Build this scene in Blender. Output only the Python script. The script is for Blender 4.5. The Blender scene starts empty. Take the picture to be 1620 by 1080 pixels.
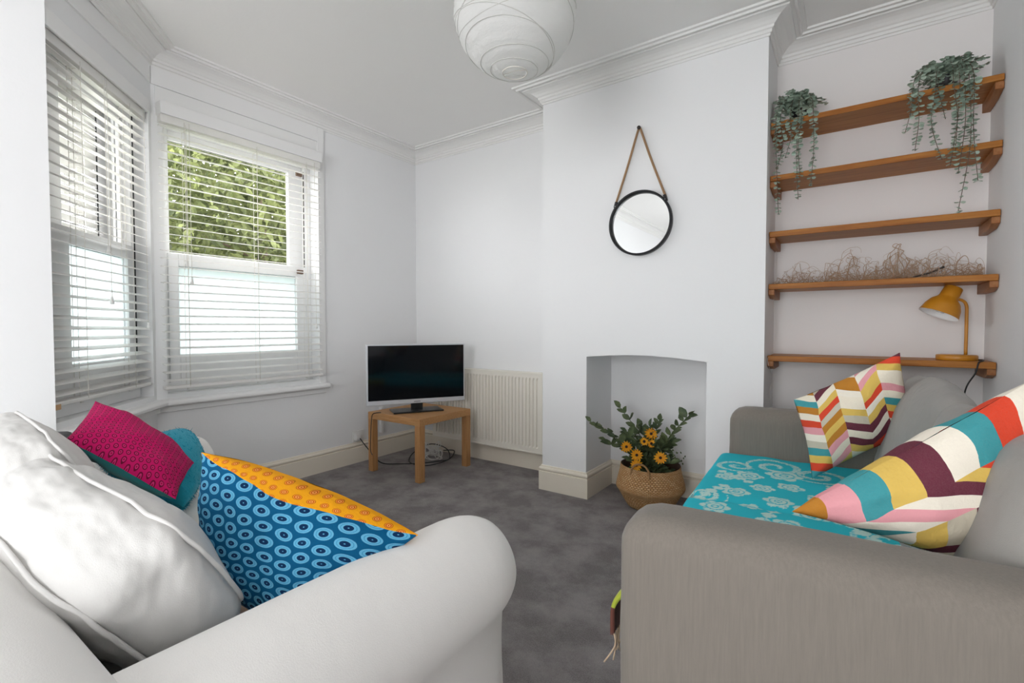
import bpy, bmesh, math, random
from mathutils import Vector, Matrix, noise
R = math.radians
S = bpy.context.scene
COL = S.collection

# ------------------------------------------------------------------ camera
cam_d = bpy.data.cameras.new('camera'); cam = bpy.data.objects.new('camera', cam_d); COL.objects.link(cam)
cam_d.sensor_width = 36.0; cam_d.lens = 36.0 * 765 / 1620; cam_d.clip_start = 0.05
cam.location = (0, 0, 1.09)
cam.rotation_euler = (R(90) - math.atan(22.5 / 765), 0, R(34.9))
S.camera = cam

# ------------------------------------------------------------------ world, daylight, exposure
w = bpy.data.worlds.new('overcast_sky'); S.world = w; w.use_nodes = True
bg = w.node_tree.nodes['Background']; bg.inputs[0].default_value = (0.97, 0.985, 1.0, 1); bg.inputs[1].default_value = 1.0
S.view_settings.view_transform = 'Standard'; S.view_settings.look = 'None'
S.view_settings.exposure = 3.45; S.view_settings.gamma = 1.0
S.cycles.max_bounces = 10; S.cycles.diffuse_bounces = 6; S.cycles.transparent_max_bounces = 16
S.cycles.sample_clamp_indirect = 6.0

def portal(name, loc, rot, sx, sy):
    l = bpy.data.lights.new(name, 'AREA'); l.shape = 'RECTANGLE'; l.size = sx; l.size_y = sy; l.energy = 1
    l.cycles.is_portal = True
    o = bpy.data.objects.new(name, l); o.location = loc; o.rotation_euler = rot; COL.objects.link(o)
    return o
XW, YB, YF, XR, ZC = -3.25, 3.13, 2.775, 0.52, 2.65
XN = -2.60                       # near left wall (room side of the bay)
BL, BR = -1.685, -0.357          # chimney breast sides
YR = -2.7                        # rear wall
portal('added_rear_doors_portal', (-.48, YR - 0.12, 1.15), (R(90), 0, 0), 1.75, 2.3)  # portal for the unseen doors added to brighten the room
portal('added_side_window_portal', (XR + .2, -1.5, 1.3), (R(90), 0, R(90)), 1.3, 2.0)  # portal for the unseen window added to light the left side
portal('bay_window_daylight', (XW - 0.3, 1.63, 1.5), (R(90), 0, R(-90)), 1.1, 1.7)

# ------------------------------------------------------------------ material helpers
def mat(name, col=(.8, .8, .8), rough=.6, metal=0, spec=.5, **kw):
    m = bpy.data.materials.new(name); m.use_nodes = True
    b = m.node_tree.nodes['Principled BSDF']
    b.inputs['Base Color'].default_value = (*col, 1); b.inputs['Roughness'].default_value = rough
    b.inputs['Metallic'].default_value = metal; b.inputs['Specular IOR Level'].default_value = spec
    for k, v in kw.items(): b.inputs[k.replace('_', ' ')].default_value = v
    return m
def srgb(r, g, b):
    f = lambda c: ((c / 255 + .055) / 1.055) ** 2.4 if c > 10 else c / 255 / 12.92
    return (f(r), f(g), f(b))
class NT:
    def __init__(s, m): s.m = m; s.t = m.node_tree; s.b = s.t.nodes['Principled BSDF']
    def n(s, ty, **kw):
        x = s.t.nodes.new(ty)
        for k, v in kw.items(): setattr(x, k, v)
        return x
    def l(s, a, b): s.t.links.new(a, b)
    def v(s, inp, val):
        if hasattr(val, 'is_linked') or isinstance(val, bpy.types.NodeSocket): s.l(val, inp)
        else: inp.default_value = val
    def math(s, op, a, b=0.0, c=None):
        x = s.n('ShaderNodeMath', operation=op); s.v(x.inputs[0], a); s.v(x.inputs[1], b)
        if c is not None: s.v(x.inputs[2], c)
        return x.outputs[0]
    def coord(s, kind='Object'): return s.n('ShaderNodeTexCoord').outputs[kind]
    def mapping(s, vec, scale=(1, 1, 1), rot=(0, 0, 0), loc=(0, 0, 0)):
        x = s.n('ShaderNodeMapping'); s.l(vec, x.inputs[0])
        x.inputs['Scale'].default_value = scale; x.inputs['Rotation'].default_value = rot; x.inputs['Location'].default_value = loc
        return x.outputs[0]
    def noise(s, vec, scale, detail=3, rough=.5):
        x = s.n('ShaderNodeTexNoise'); s.l(vec, x.inputs['Vector']); x.inputs['Scale'].default_value = scale
        x.inputs['Detail'].default_value = detail; x.inputs['Roughness'].default_value = rough
        return x.outputs['Fac']
    def ramp(s, fac, stops, interp='LINEAR'):
        x = s.n('ShaderNodeValToRGB'); s.l(fac, x.inputs[0]); r = x.color_ramp; r.interpolation = interp
        while len(r.elements) < len(stops): r.elements.new(0.5)
        for e, (p, c) in zip(r.elements, stops): e.position = p; e.color = (*c, 1)
        return x.outputs[0]
    def mix(s, fac, a, b):
        x = s.n('ShaderNodeMix', data_type='RGBA'); s.v(x.inputs[0], fac)
        for i, c in ((6, a), (7, b)):
            if isinstance(c, tuple): x.inputs[i].default_value = (*c, 1)
            else: s.l(c, x.inputs[i])
        return x.outputs[2]
    def bump(s, h, strength=.3, dist=.01, prev=None):
        x = s.n('ShaderNodeBump'); x.inputs['Strength'].default_value = strength; x.inputs['Distance'].default_value = dist
        s.l(h, x.inputs['Height'])
        if prev is not None: s.l(prev, x.inputs['Normal'])
        return x.outputs[0]
    def col(s, c): s.l(c, s.b.inputs['Base Color'])
    def nrm(s, c): s.l(c, s.b.inputs['Normal'])

def paint(name, c, rough=.75, bs=.15):
    m = mat(name, c, rough, spec=.3); t = NT(m); o = t.coord()
    n1 = t.noise(o, 3.0, 3); t.col(t.mix(t.math('MULTIPLY', n1, .25), c, tuple(x * .93 for x in c)))
    t.nrm(t.bump(t.noise(o, 40, 4, .6), bs, .004)); return m
M = {}
M['wall'] = paint('white_wall_paint', (.80, .80, .805))
M['alcove'] = paint('warm_white_wall_paint', (.79, .765, .755))
M['ceiling'] = paint('ceiling_paint', (.86, .85, .835))
M['cornice'] = paint('cornice_paint', (.80, .79, .775), .5, .05)
M['cream'] = paint('cream_gloss_paint', (.80, .735, .63), .35, .03)
M['gloss'] = paint('white_gloss_paint', (.82, .815, .81), .4, .03)
M['upvc'] = mat('white_upvc', (.85, .85, .85), .3)
M['dark'] = mat('dark_gap_rubber', (.02, .02, .02), .8); M['seal'] = mat('grey_seal', (.30, .30, .30), .7)
M['brown'] = mat('brown_block', (.16, .10, .07), .6)
M['slat'] = mat('white_slat', (.92, .905, .885), .4)
t = NT(M['slat']); trs = t.n('ShaderNodeBsdfTranslucent'); trs.inputs[0].default_value = (.96, .95, .93, 1)
mx = t.n('ShaderNodeMixShader'); mx.inputs[0].default_value = .32
out = t.t.nodes['Material Output']; t.l(t.b.outputs[0], mx.inputs[1]); t.l(trs.outputs[0], mx.inputs[2]); t.l(mx.outputs[0], out.inputs[0])
M['cord'] = mat('cream_cord', (.75, .72, .66), .8)
M['bare'] = mat('bare_wood', (.55, .33, .17), .7)
def glass_mat():
    m = mat('clear_glass'); t = NT(m); a = t.n('ShaderNodeBsdfTransparent'); g = t.n('ShaderNodeBsdfGlossy'); g.inputs['Roughness'].default_value = .02
    f = t.n('ShaderNodeFresnel'); f.inputs[0].default_value = 1.3
    x = t.n('ShaderNodeMixShader'); t.l(f.outputs[0], x.inputs[0]); t.l(a.outputs[0], x.inputs[1]); t.l(g.outputs[0], x.inputs[2])
    t.l(x.outputs[0], t.t.nodes['Material Output'].inputs[0]); return m
M['glass'] = glass_mat()
def frosted():
    m = mat('frosted_glass'); t = NT(m); a = t.n('ShaderNodeBsdfTranslucent'); a.inputs[0].default_value = (.30, .345, .35, 1)
    g = t.n('ShaderNodeBsdfDiffuse'); g.inputs[0].default_value = (.6, .68, .68, 1)
    x = t.n('ShaderNodeMixShader'); x.inputs[0].default_value = .2; t.l(a.outputs[0], x.inputs[1]); t.l(g.outputs[0], x.inputs[2])
    t.l(x.outputs[0], t.t.nodes['Material Output'].inputs[0]); return m
M['frost'] = frosted()

def carpet():
    m = mat('grey_carpet', (.2, .2, .2), .95, spec=.1); t = NT(m); o = t.coord()
    wv = t.mapping(o, (1, 1, 1))
    big = t.noise(wv, 5.0, 7, .65); fine = t.noise(o, 260, 3, .7); mid = t.noise(o, 55, 4, .7)
    c = t.ramp(big, [(.40, (.25, .228, .226)), (.50, (.36, .332, .33)), (.62, (.47, .437, .434))])
    c2 = t.mix(t.math('MULTIPLY', mid, .5), c, (.2, .182, .182))
    c3 = t.mix(t.ramp(fine, [(.42, (0, 0, 0)), (.62, (.35, .35, .35))]), c2, (.6, .56, .56))
    t.col(c3); t.nrm(t.bump(fine, .9, .01, t.bump(mid, .5, .02))); return m
M['carpet'] = carpet()
def wood(name, a, b, c, scale=(1, 14, 14), rough=.45, ring=2.2):
    m = mat(name, a, rough, spec=.2); t = NT(m); o = t.coord(); p = t.mapping(o, scale)
    n = t.noise(p, ring, 5, .6); n2 = t.noise(t.mapping(o, tuple(s * 5 for s in scale)), 3, 4, .6)
    cc = t.ramp(n, [(.32, a), (.5, b), (.68, c)])
    cc = t.mix(t.math('MULTIPLY', n2, .35), cc, tuple(x * .6 for x in a))
    t.col(cc); t.nrm(t.bump(n2, .12, .003)); return m
M['pine'] = wood('pine_shelf_wood', (.30, .10, .018), (.43, .17, .034), (.50, .22, .055), (1.2, 22, 22))
M['pine2'] = wood('pine_batten_wood', (.27, .10, .035), (.36, .15, .055), (.43, .20, .085), (22, 1.5, 22))
M['oak'] = wood('oak_effect', (.44, .22, .085), (.52, .275, .115), (.58, .33, .15), (3, 45, 45))
M['oakv'] = wood('oak_effect_upright', (.42, .205, .08), (.50, .26, .11), (.55, .31, .14), (45, 45, 3))
M['black'] = mat('black_plastic', (.012, .012, .013), .3)
M['screen'] = mat('black_screen', (.004, .005, .007), .08, spec=.35)
M['silver'] = mat('silver_bezel', (.66, .67, .70), .35, .3)
M['rad'] = mat('radiator_enamel', (.80, .765, .69), .35)
M['chrome'] = mat('chrome', (.7, .7, .7), .15, 1)
M['iron'] = mat('black_iron', (.02, .02, .022), .45, .5)
M['mirror'] = mat('mirror_glass', (.86, .88, .88), .01, 1)
M['mustard'] = mat('mustard_enamel', srgb(188, 126, 30), .38)
M['lampin'] = mat('white_enamel', (.85, .85, .85), .3)
M['bulb'] = mat('bulb_glass', (.9, .9, .9), .1)
M['pot'] = mat('black_pot', (.015, .015, .018), .5)
M['root'] = mat('dried_root', (.44, .30, .20), .8)
M['twig'] = mat('dark_twig', (.04, .03, .025), .8)
M['cableb'] = mat('black_cable', (.012, .012, .012), .5)
M['cablew'] = mat('white_cable', (.75, .73, .70), .5)
M['soil'] = mat('soil', (.05, .035, .025), .95)
M['bark'] = mat('bark', (.14, .10, .07), .9)
M['grass'] = paint('grass', (.10, .16, .05), .9)
def rope():
    m = mat('jute_rope', (.42, .24, .12), .9); t = NT(m); o = t.coord('UV')
    wv = t.n('ShaderNodeTexWave', wave_type='BANDS', bands_direction='DIAGONAL'); t.l(t.mapping(o, (3, 60, 1)), wv.inputs[0]); wv.inputs['Scale'].default_value = 1
    t.col(t.mix(wv.outputs[1], (.36, .20, .10), (.60, .38, .21))); t.nrm(t.bump(wv.outputs[1], .6, .004)); return m
M['rope'] = rope()
def paper():
    m = mat('rice_paper', (.88, .88, .87), .8, spec=.2); t = NT(m); o = t.coord()
    n = t.noise(t.mapping(o, (1, 1, 2)), 9, 5, .7)
    t.nrm(t.bump(n, .5, .02))
    tr = t.n('ShaderNodeBsdfTranslucent'); tr.inputs[0].default_value = (.88, .88, .86, 1)
    x = t.n('ShaderNodeMixShader'); x.inputs[0].default_value = .45
    t.l(t.b.outputs[0], x.inputs[1]); t.l(tr.outputs[0], x.inputs[2]); t.l(x.outputs[0], t.t.nodes['Material Output'].inputs[0]); return m
M['paper'] = paper()
def fabric(name, c, var=.12, thread=700, rough=.9, bs=.25, crease=0.0, streak=None):
    m = mat(name, c, rough, spec=.15); t = NT(m); o = t.coord(); n = t.noise(o, 6, 5, .6)
    fine = t.noise(t.mapping(o, streak) if streak else o, thread if not streak else 1, 3, .6)
    cc = t.mix(t.math('MULTIPLY', n, var * 2), c, tuple(x * .72 for x in c))
    cc = t.mix(t.math('MULTIPLY', fine, .75 if streak else .45), cc, tuple(x * (.62 if streak else .85) for x in c))
    t.col(cc); b = t.bump(fine, bs, .002)
    if crease: b = t.bump(t.noise(t.mapping(o, (3, 7, 5)), 2.0, 2, .5), crease, .05, b)
    t.nrm(b); b_ = t.b; b_.inputs['Sheen Weight'].default_value = .15; return m
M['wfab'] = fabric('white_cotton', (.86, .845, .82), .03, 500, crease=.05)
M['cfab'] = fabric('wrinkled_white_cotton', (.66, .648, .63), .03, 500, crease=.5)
M['gfab'] = fabric('grey_woven_fabric', (.25, .222, .192), .14, streak=(200, 200, 11), bs=.35)
M['gcush'] = fabric('soft_grey_fabric', (.33, .315, .295), .08, 500, crease=.25)
M['fluff'] = fabric('fluffy_teal', (.02, .36, .50), .3, 160, bs=1.0)
M['lime'] = fabric('lime_wool', (.45, .52, .06), .2, 200)
M['rust'] = fabric('rust_wool', (.16, .06, .045), .3, 200)
M['fringe'] = fabric('fringe_wool', (.62, .47, .33), .2, 300)
M['tealback'] = fabric('teal_cotton', (.01, .19, .20), .1, 500)
def rings(name, base, nx, ny, bands, dots=None, stagger=True, col2=None):
    """printed ring motif on UV; bands: list of (radius, colour) from centre outward"""
    m = mat(name, base, .85, spec=.15); t = NT(m); uv = t.coord('UV'); sp = t.n('ShaderNodeSeparateXYZ'); t.l(uv, sp.inputs[0])
    u = t.math('MULTIPLY', sp.outputs[0], nx); v = t.math('MULTIPLY', sp.outputs[1], ny)
    row = t.math('FLOOR', v); off = t.math('MULTIPLY', t.math('MODULO', row, 2.0), .5 if stagger else 0)
    fu = t.math('SUBTRACT', t.math('FRACT', t.math('ADD', u, off)), .5); fv = t.math('SUBTRACT', t.math('FRACT', v), .5)
    d = t.math('SQRT', t.math('ADD', t.math('MULTIPLY', fu, fu), t.math('MULTIPLY', fv, fv)))
    stops = []; p = 0.0
    for r, c in bands: stops.append((p, c)); p = r
    stops.append((p, base)); c = t.ramp(d, stops, 'CONSTANT')
    fine = t.noise(t.coord(), 420, 2, .5)
    c = t.mix(t.math('MULTIPLY', fine, .3), c, tuple(x * .6 for x in base)); t.col(c)
    t.nrm(t.bump(t.noise(t.mapping(t.coord(), (5, 9, 7)), 1.6, 4, .5), .25, .04, t.bump(fine, .2, .002))); return m
pb = srgb(105, 180, 215); nv = srgb(8, 38, 78); tb = srgb(5, 86, 128)
M['blue'] = rings('blue_ring_print', tb, 10.5, 12, [(.035, pb), (.20, nv), (.29, pb), (.32, srgb(60, 140, 185)), (.41, pb)])
yb = srgb(236, 162, 24); yo = srgb(170, 62, 18)
M['yellow'] = rings('yellow_ring_print', yb, 19, 22, [(.06, yo), (.13, srgb(250, 170, 90)), (.19, yo), (.25, srgb(240, 140, 50)), (.31, srgb(190, 110, 20))])
mg = srgb(196, 18, 98)
M['magenta'] = rings('magenta_ring_print', mg, 17, 17, [(.12, srgb(150, 10, 64)), (.22, srgb(205, 50, 118)), (.36, srgb(92, 6, 40))])
def chevron(name, cols, bands, slope, seed):
    m = mat(name, (.8, .8, .8), .85, spec=.15); t = NT(m); uv = t.coord('UV'); sp = t.n('ShaderNodeSeparateXYZ'); t.l(uv, sp.inputs[0])
    u = t.math('MULTIPLY', sp.outputs[0], cols); v = t.math('MULTIPLY', sp.outputs[1], bands)
    c = t.math('FLOOR', u); fu = t.math('FRACT', u); par = t.math('MODULO', c, 2.0)
    tri = t.math('ABSOLUTE', t.math('SUBTRACT', fu, par))
    vb = t.math('FLOOR', t.math('ADD', v, t.math('MULTIPLY', tri, slope)))
    cx = t.n('ShaderNodeCombineXYZ'); t.l(c, cx.inputs[0]); t.l(vb, cx.inputs[1]); cx.inputs[2].default_value = seed
    wn = t.n('ShaderNodeTexWhiteNoise', noise_dimensions='3D'); t.l(cx.outputs[0], wn.inputs['Vector'])
    pal = [srgb(244, 234, 214), srgb(226, 190, 92), srgb(190, 124, 24), srgb(246, 238, 222), srgb(222, 62, 28), srgb(232, 160, 168), srgb(100, 28, 54), srgb(52, 152, 160), srgb(205, 196, 176)]
    f = [0, .15, .28, .40, .52, .64, .75, .85, .93]
    cc = t.ramp(wn.outputs['Value'], list(zip(f, pal)), 'CONSTANT')
    fine = t.noise(t.coord(), 500, 2, .5); cc = t.mix(t.math('MULTIPLY', fine, .16), cc, (.4, .35, .3)); t.col(cc)
    t.nrm(t.bump(t.noise(t.mapping(t.coord(), (8, 5, 6)), 1.8, 4, .55), .3, .04, t.bump(fine, .2, .002))); return m
M['chev_a'] = chevron('chevron_patchwork_small', 5.0, 11.0, 1.5, 5.0)
M['chev_b'] = chevron('chevron_patchwork_large', 4.0, 9.0, 1.3, 34.0)
def throw_mat():
    m = mat('teal_floral_weave', (.02, .5, .55), .85, spec=.15); t = NT(m)
    a = t.n('ShaderNodeVertexColor'); a.layer_name = 'pattern'; fine = t.noise(t.coord(), 380, 2, .6)
    s = t.n('ShaderNodeSeparateColor'); t.l(a.outputs[0], s.inputs[0])
    fac = t.math('MULTIPLY', s.outputs[0], t.math('ADD', t.math('MULTIPLY', fine, .8), .42))
    t.col(t.mix(fac, srgb(48, 188, 205), srgb(205, 228, 218))); t.nrm(t.bump(fine, .3, .002)); return m
M['throw'] = throw_mat()
def weave():
    m = mat('seagrass_weave', (.5, .33, .18), .8, spec=.2); t = NT(m); uv = t.coord('UV')
    b = t.n('ShaderNodeTexBrick'); t.l(t.mapping(uv, (64, 44, 1)), b.inputs[0]); b.inputs['Scale'].default_value = 1
    b.inputs['Mortar Size'].default_value = .12; b.inputs['Mortar Smooth'].default_value = 1.0; b.inputs['Brick Width'].default_value = 1; b.inputs['Row Height'].default_value = 1
    b.inputs[1].default_value = (*srgb(225, 188, 140), 1); b.inputs[2].default_value = (*srgb(205, 160, 108), 1); b.inputs[3].default_value = (*srgb(110, 68, 38), 1)
    n = t.noise(t.coord(), 30, 4, .6); t.col(t.mix(t.math('MULTIPLY', n, .4), b.outputs[0], srgb(150, 95, 52)))
    t.nrm(t.bump(t.math('SUBTRACT', 1.0, b.outputs[1]), .9, .012)); return m
M['weave'] = weave()
M['weavein'] = mat('basket_inside', (.10, .055, .035), .9)
def leafmat(name, a, b, tr=.3, sc=9):
    m = mat(name, a, .5, spec=.35); t = NT(m); n = t.noise(t.coord(), sc, 3, .6); c = t.ramp(n, [(.35, a), (.65, b)]); t.col(c)
    x = t.n('ShaderNodeBsdfTranslucent'); t.l(c, x.inputs[0]); k = t.n('ShaderNodeMixShader'); k.inputs[0].default_value = tr
    t.l(t.b.outputs[0], k.inputs[1]); t.l(x.outputs[0], k.inputs[2]); t.l(k.outputs[0], t.t.nodes['Material Output'].inputs[0]); return m
M['euc'] = leafmat('eucalyptus_leaf', srgb(140, 160, 144), srgb(178, 194, 178), .1, 14)
M['leaf'] = leafmat('glossy_leaf', (.055, .085, .045), (.15, .19, .085), .15, 14)
M['gleaf'] = leafmat('garden_leaf', (.05, .065, .022), (.22, .245, .095), .5, 5)
M['petal'] = leafmat('orange_petal', (.80, .33, .01), (.90, .45, .02), .2, 30)
M['fcentre'] = mat('flower_centre', (.03, .012, .008), .9)
M['sock'] = mat('socket_plastic', (.78, .77, .75), .35)

# ------------------------------------------------------------------ mesh helpers
class MB:
    def __init__(s): s.v = []; s.f = []; s.mi = []; s.uv = []; s.sm = []
    def face(s, idx, mi=0, uv=None, smooth=False): s.f.append(idx); s.mi.append(mi); s.uv.append(uv); s.sm.append(smooth)
    def quad(s, a, b, c, d, mi=0, _=None):
        k = len(s.v); s.v += [a, b, c, d]; s.face((k, k+1, k+2, k+3), mi); return s
    def box(s, x0, y0, z0, x1, y1, z1, mi=0, mtx=None):
        k = len(s.v); p = [(x0,y0,z0),(x1,y0,z0),(x1,y1,z0),(x0,y1,z0),(x0,y0,z1),(x1,y0,z1),(x1,y1,z1),(x0,y1,z1)]
        if mtx: p = [tuple(mtx @ Vector(q)) for q in p]
        s.v += p
        for f in ((0,3,2,1),(4,5,6,7),(0,1,5,4),(1,2,6,5),(2,3,7,6),(3,0,4,7)): s.face(tuple(k+i for i in f), mi)
        return s
    def grid(s, P, nu, nv, cu=False, cv=False, mi=0, uvs=None, smooth=True, flip=False):
        uvf = uvs or (lambda i, j: (i/nu, j/nv))
        """P(i,j) -> point; rows i in 0..nu, cols j in 0..nv"""
        k = len(s.v); NU = nu if cu else nu + 1; NV = nv if cv else nv + 1
        for i in range(NU):
            for j in range(NV): s.v.append(tuple(P(i, j)))
        for i in range(nu):
            for j in range(nv):
                a = k + (i % NU) * NV + (j % NV); b = k + ((i+1) % NU) * NV + (j % NV)
                c = k + ((i+1) % NU) * NV + ((j+1) % NV); d = k + (i % NU) * NV + ((j+1) % NV)
                u = [uvf(i, j), uvf(i+1, j), uvf(i+1, j+1), uvf(i, j+1)]
                m_ = mi(i, j) if callable(mi) else mi
                if flip: s.face((d, c, b, a), m_, u[::-1], smooth)
                else: s.face((a, b, c, d), m_, u, smooth)
        return s
    def tube(s, pts, r, n=8, mi=0, smooth_path=0, cap=True):
        pts = [Vector(p) for p in pts]
        if smooth_path: pts = catmull(pts, smooth_path)
        m = len(pts); rad = r if callable(r) else (lambda t: r)
        fr = []; up = Vector((0, 0, 1))
        for i in range(m):
            d = (pts[min(i+1, m-1)] - pts[max(i-1, 0)]).normalized()
            a = up - d * up.dot(d)
            if a.length < 1e-3: a = Vector((1, 0, 0)) - d * d.x
            a.normalize(); up = a; fr.append((a, d.cross(a)))
        k = len(s.v)
        s.grid(lambda i, j: pts[i] + (fr[i][0] * math.cos(2*math.pi*j/n) + fr[i][1] * math.sin(2*math.pi*j/n)) * rad(i/(m-1)), m-1, n, cv=True, mi=mi)
        if cap:
            s.face(tuple(k + j for j in range(n)), mi); s.face(tuple(k + (m-1)*n + j for j in reversed(range(n))), mi)
        return s
    def lathe(s, prof, n=32, c=(0, 0, 0), mi=0, mtx=None, flip=False):
        c = Vector(c); T = mtx or Matrix.Identity(4)
        m_ = mi
        s.grid(lambda i, j: c + (T @ Vector((prof[i][0]*math.cos(2*math.pi*j/n), prof[i][0]*math.sin(2*math.pi*j/n), prof[i][1]))), len(prof)-1, n, cv=True, mi=m_, flip=flip)
        return s
    def build(s, name, mats, parent=None, bevel=0, seg=2, loc=None, weld=False, subsurf=0, autosm=False):
        me = bpy.data.meshes.new(name); me.from_pydata([tuple(v) for v in s.v], [], s.f)
        mats = mats if isinstance(mats, (list, tuple)) else [mats]
        for m_ in mats: me.materials.append(m_)
        for p, mi, sm in zip(me.polygons, s.mi, s.sm): p.material_index = mi; p.use_smooth = sm
        if any(u is not None for u in s.uv):
            ul = me.uv_layers.new(name='UVMap')
            for p, u in zip(me.polygons, s.uv):
                if u:
                    for li, q in zip(p.loop_indices, u): ul.data[li].uv = q
        if weld:
            bm = bmesh.new(); bm.from_mesh(me); bmesh.ops.remove_doubles(bm, verts=bm.verts, dist=1e-5); bmesh.ops.recalc_face_normals(bm, faces=bm.faces); bm.to_mesh(me); bm.free()
        o = bpy.data.objects.new(name, me); COL.objects.link(o)
        if parent: o.parent = parent
        if loc: o.location = loc
        if bevel:
            b = o.modifiers.new('bevel', 'BEVEL'); b.width = bevel; b.segments = seg; b.limit_method = 'ANGLE'; b.angle_limit = R(40)
            for p in me.polygons: p.use_smooth = True
            wn = o.modifiers.new('wn', 'WEIGHTED_NORMAL'); wn.keep_sharp = True
        if subsurf:
            b = o.modifiers.new('sub', 'SUBSURF'); b.levels = b.render_levels = subsurf
        return o
def catmull(pts, k):
    o = []; n = len(pts)
    for i in range(n-1):
        p0 = pts[max(i-1, 0)]; p1 = pts[i]; p2 = pts[i+1]; p3 = pts[min(i+2, n-1)]
        for j in range(k):
            t_ = j/k
            o.append(.5*((2*p1) + (p2-p0)*t_ + (2*p0-5*p1+4*p2-p3)*t_*t_ + (3*p1-p0-3*p2+p3)*t_**3))
    o.append(pts[-1]); return o
def thing(name, label, cat, loc=(0, 0, 0), rz=0, group=None):
    o = bpy.data.objects.new(name, None); COL.objects.link(o); o.location = loc; o.rotation_euler = (0, 0, rz); o.empty_display_size = .1
    o['label'] = label; o['category'] = cat
    if group: o['group'] = group
    return o
def tag(o, label, cat, group=None, kind=None):
    o['label'] = label; o['category'] = cat
    if group: o['group'] = group
    if kind: o['kind'] = kind
    return o
def struct(o, label, cat):
    o['kind'] = 'structure'; o['label'] = label; o['category'] = cat; return o

# ------------------------------------------------------------------ room shell
# bay: canted side from B along T
B = Vector((XW, 1.10, 0)); T = Vector((.74, -.67, 0)).normalized(); N1 = Vector((.67, .74, 0)).normalized()
TE = .86                          # canted wall meets the near wall's edge here
o = MB().box(-6, -3.2, -.1, 1.2, 3.6, 0).build('floor', M['carpet']); struct(o, 'dark grey short pile carpet over the whole room', 'floor')
o = MB().box(-3.6, -3.2, ZC, 1.2, 3.6, ZC + .1).build('ceiling', M['ceiling']); struct(o, 'plain white painted ceiling above the coved cornice', 'ceiling')
def holed(length, hole, th, mtx, z1=ZC):
    m = MB(); s0, s1, h0, h1 = hole
    m.box(0, -th, 0, s0, 0, z1, mtx=mtx); m.box(s1, -th, 0, length, 0, z1, mtx=mtx)
    m.box(s0, -th, 0, s1, 0, h0, mtx=mtx); m.box(s0, -th, h1, s1, 0, z1, mtx=mtx); return m
# frame for the window wall: local x along +Y, local y = +X (towards room)
MW = Matrix(((0, 1, 0, XW), (1, 0, 0, 0), (0, 0, 1, 0), (0, 0, 0, 1)))
MW2 = MW @ Matrix.Translation((1.10, 0, 0))
W2H = (.055, 1.035, .70, 2.32)
o = holed(2.2, W2H, .16, MW2).build('wall_left', M['wall']); struct(o, 'white wall with the wide sash window beside the television corner', 'wall')
MC = Matrix(((T.x, N1.x, 0, B.x), (T.y, N1.y, 0, B.y), (0, 0, 1, 0), (0, 0, 0, 1)))
W1H = (.03, .855, .70, 2.32)
o = holed(.865, W1H, .12, MC).build('wall_bay', M['wall']); struct(o, 'white canted side wall of the bay holding the narrow window', 'wall')
o = MB().box(XN - .12, YR, 0, XN, .535, ZC).build('wall_near_left', M['wall']); struct(o, 'plain white wall strip at the left edge in front of the bay', 'wall')
o = MB().box(XW - .16, YB, 0, BL + .02, YB + .15, ZC).build('wall_back', M['wall']); struct(o, 'white wall behind the radiator left of the chimney breast', 'wall')
o = MB().box(BR - .02, YB, 0, XR + .15, YB + .15, ZC).build('wall_alcove', M['alcove']); struct(o, 'warm white back wall of the alcove behind the wooden shelves', 'wall')
o = MB().box(XR, -.85, 0, XR + .15, YB + .1, ZC).box(XR, YR, 0, XR + .15, -2.15, ZC).box(XR, -2.15, 0, XR + .15, -.85, .35).box(XR, -2.15, 2.3, XR + .15, -.85, ZC).build('wall_right', M['wall']); struct(o, 'white right hand wall beside the shelves and grey sofa', 'wall')  # window opening behind the viewer is added to let daylight in
m = MB(); m.box(XN - .12, YR - .15, 0, -1.3, YR, ZC); m.box(.35, YR - .15, 0, XR + .15, YR, ZC); m.box(-1.3, YR - .15, 2.25, .35, YR, ZC)
o = m.build('wall_rear', M['wall']); struct(o, 'white wall behind the viewer with an added door opening for daylight', 'wall')
m = MB()
for x in (-1.3, -.48, .29): m.box(x, YR - .1, 0, x + .06, YR - .04, 2.25)
m.box(-1.3, YR - .1, 2.19, .35, YR - .04, 2.25); m.box(-1.3, YR - .1, 0, .35, YR - .04, .08)
o = m.build('added_daylight_doors', M['upvc']); struct(o, 'added white framed glazed doors behind the viewer, letting daylight in', 'door')  # unseen doors, added to bring daylight in from behind the camera
MB().quad((-1.27, YR - .07, .05), (.32, YR - .07, .05), (.32, YR - .07, 2.2), (-1.27, YR - .07, 2.2)).build('pane', M['glass'], o)
m = MB()
for y in (-2.15, -1.53, -.91): m.box(XR + .04, y, .35, XR + .10, y + .06, 2.3)
m.box(XR + .04, -2.15, .35, XR + .10, -.85, .41); m.box(XR + .04, -2.15, 2.24, XR + .10, -.85, 2.3)
o = m.build('added_daylight_window', M['upvc']); struct(o, 'added white framed window in the right wall behind the viewer, letting daylight in', 'window')  # unseen window, added to light the left wall and blinds
MB().quad((XR + .07, -2.1, .4), (XR + .07, -.88, .4), (XR + .07, -.88, 2.25), (XR + .07, -2.1, 2.25)).build('pane', M['glass'], o)

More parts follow.
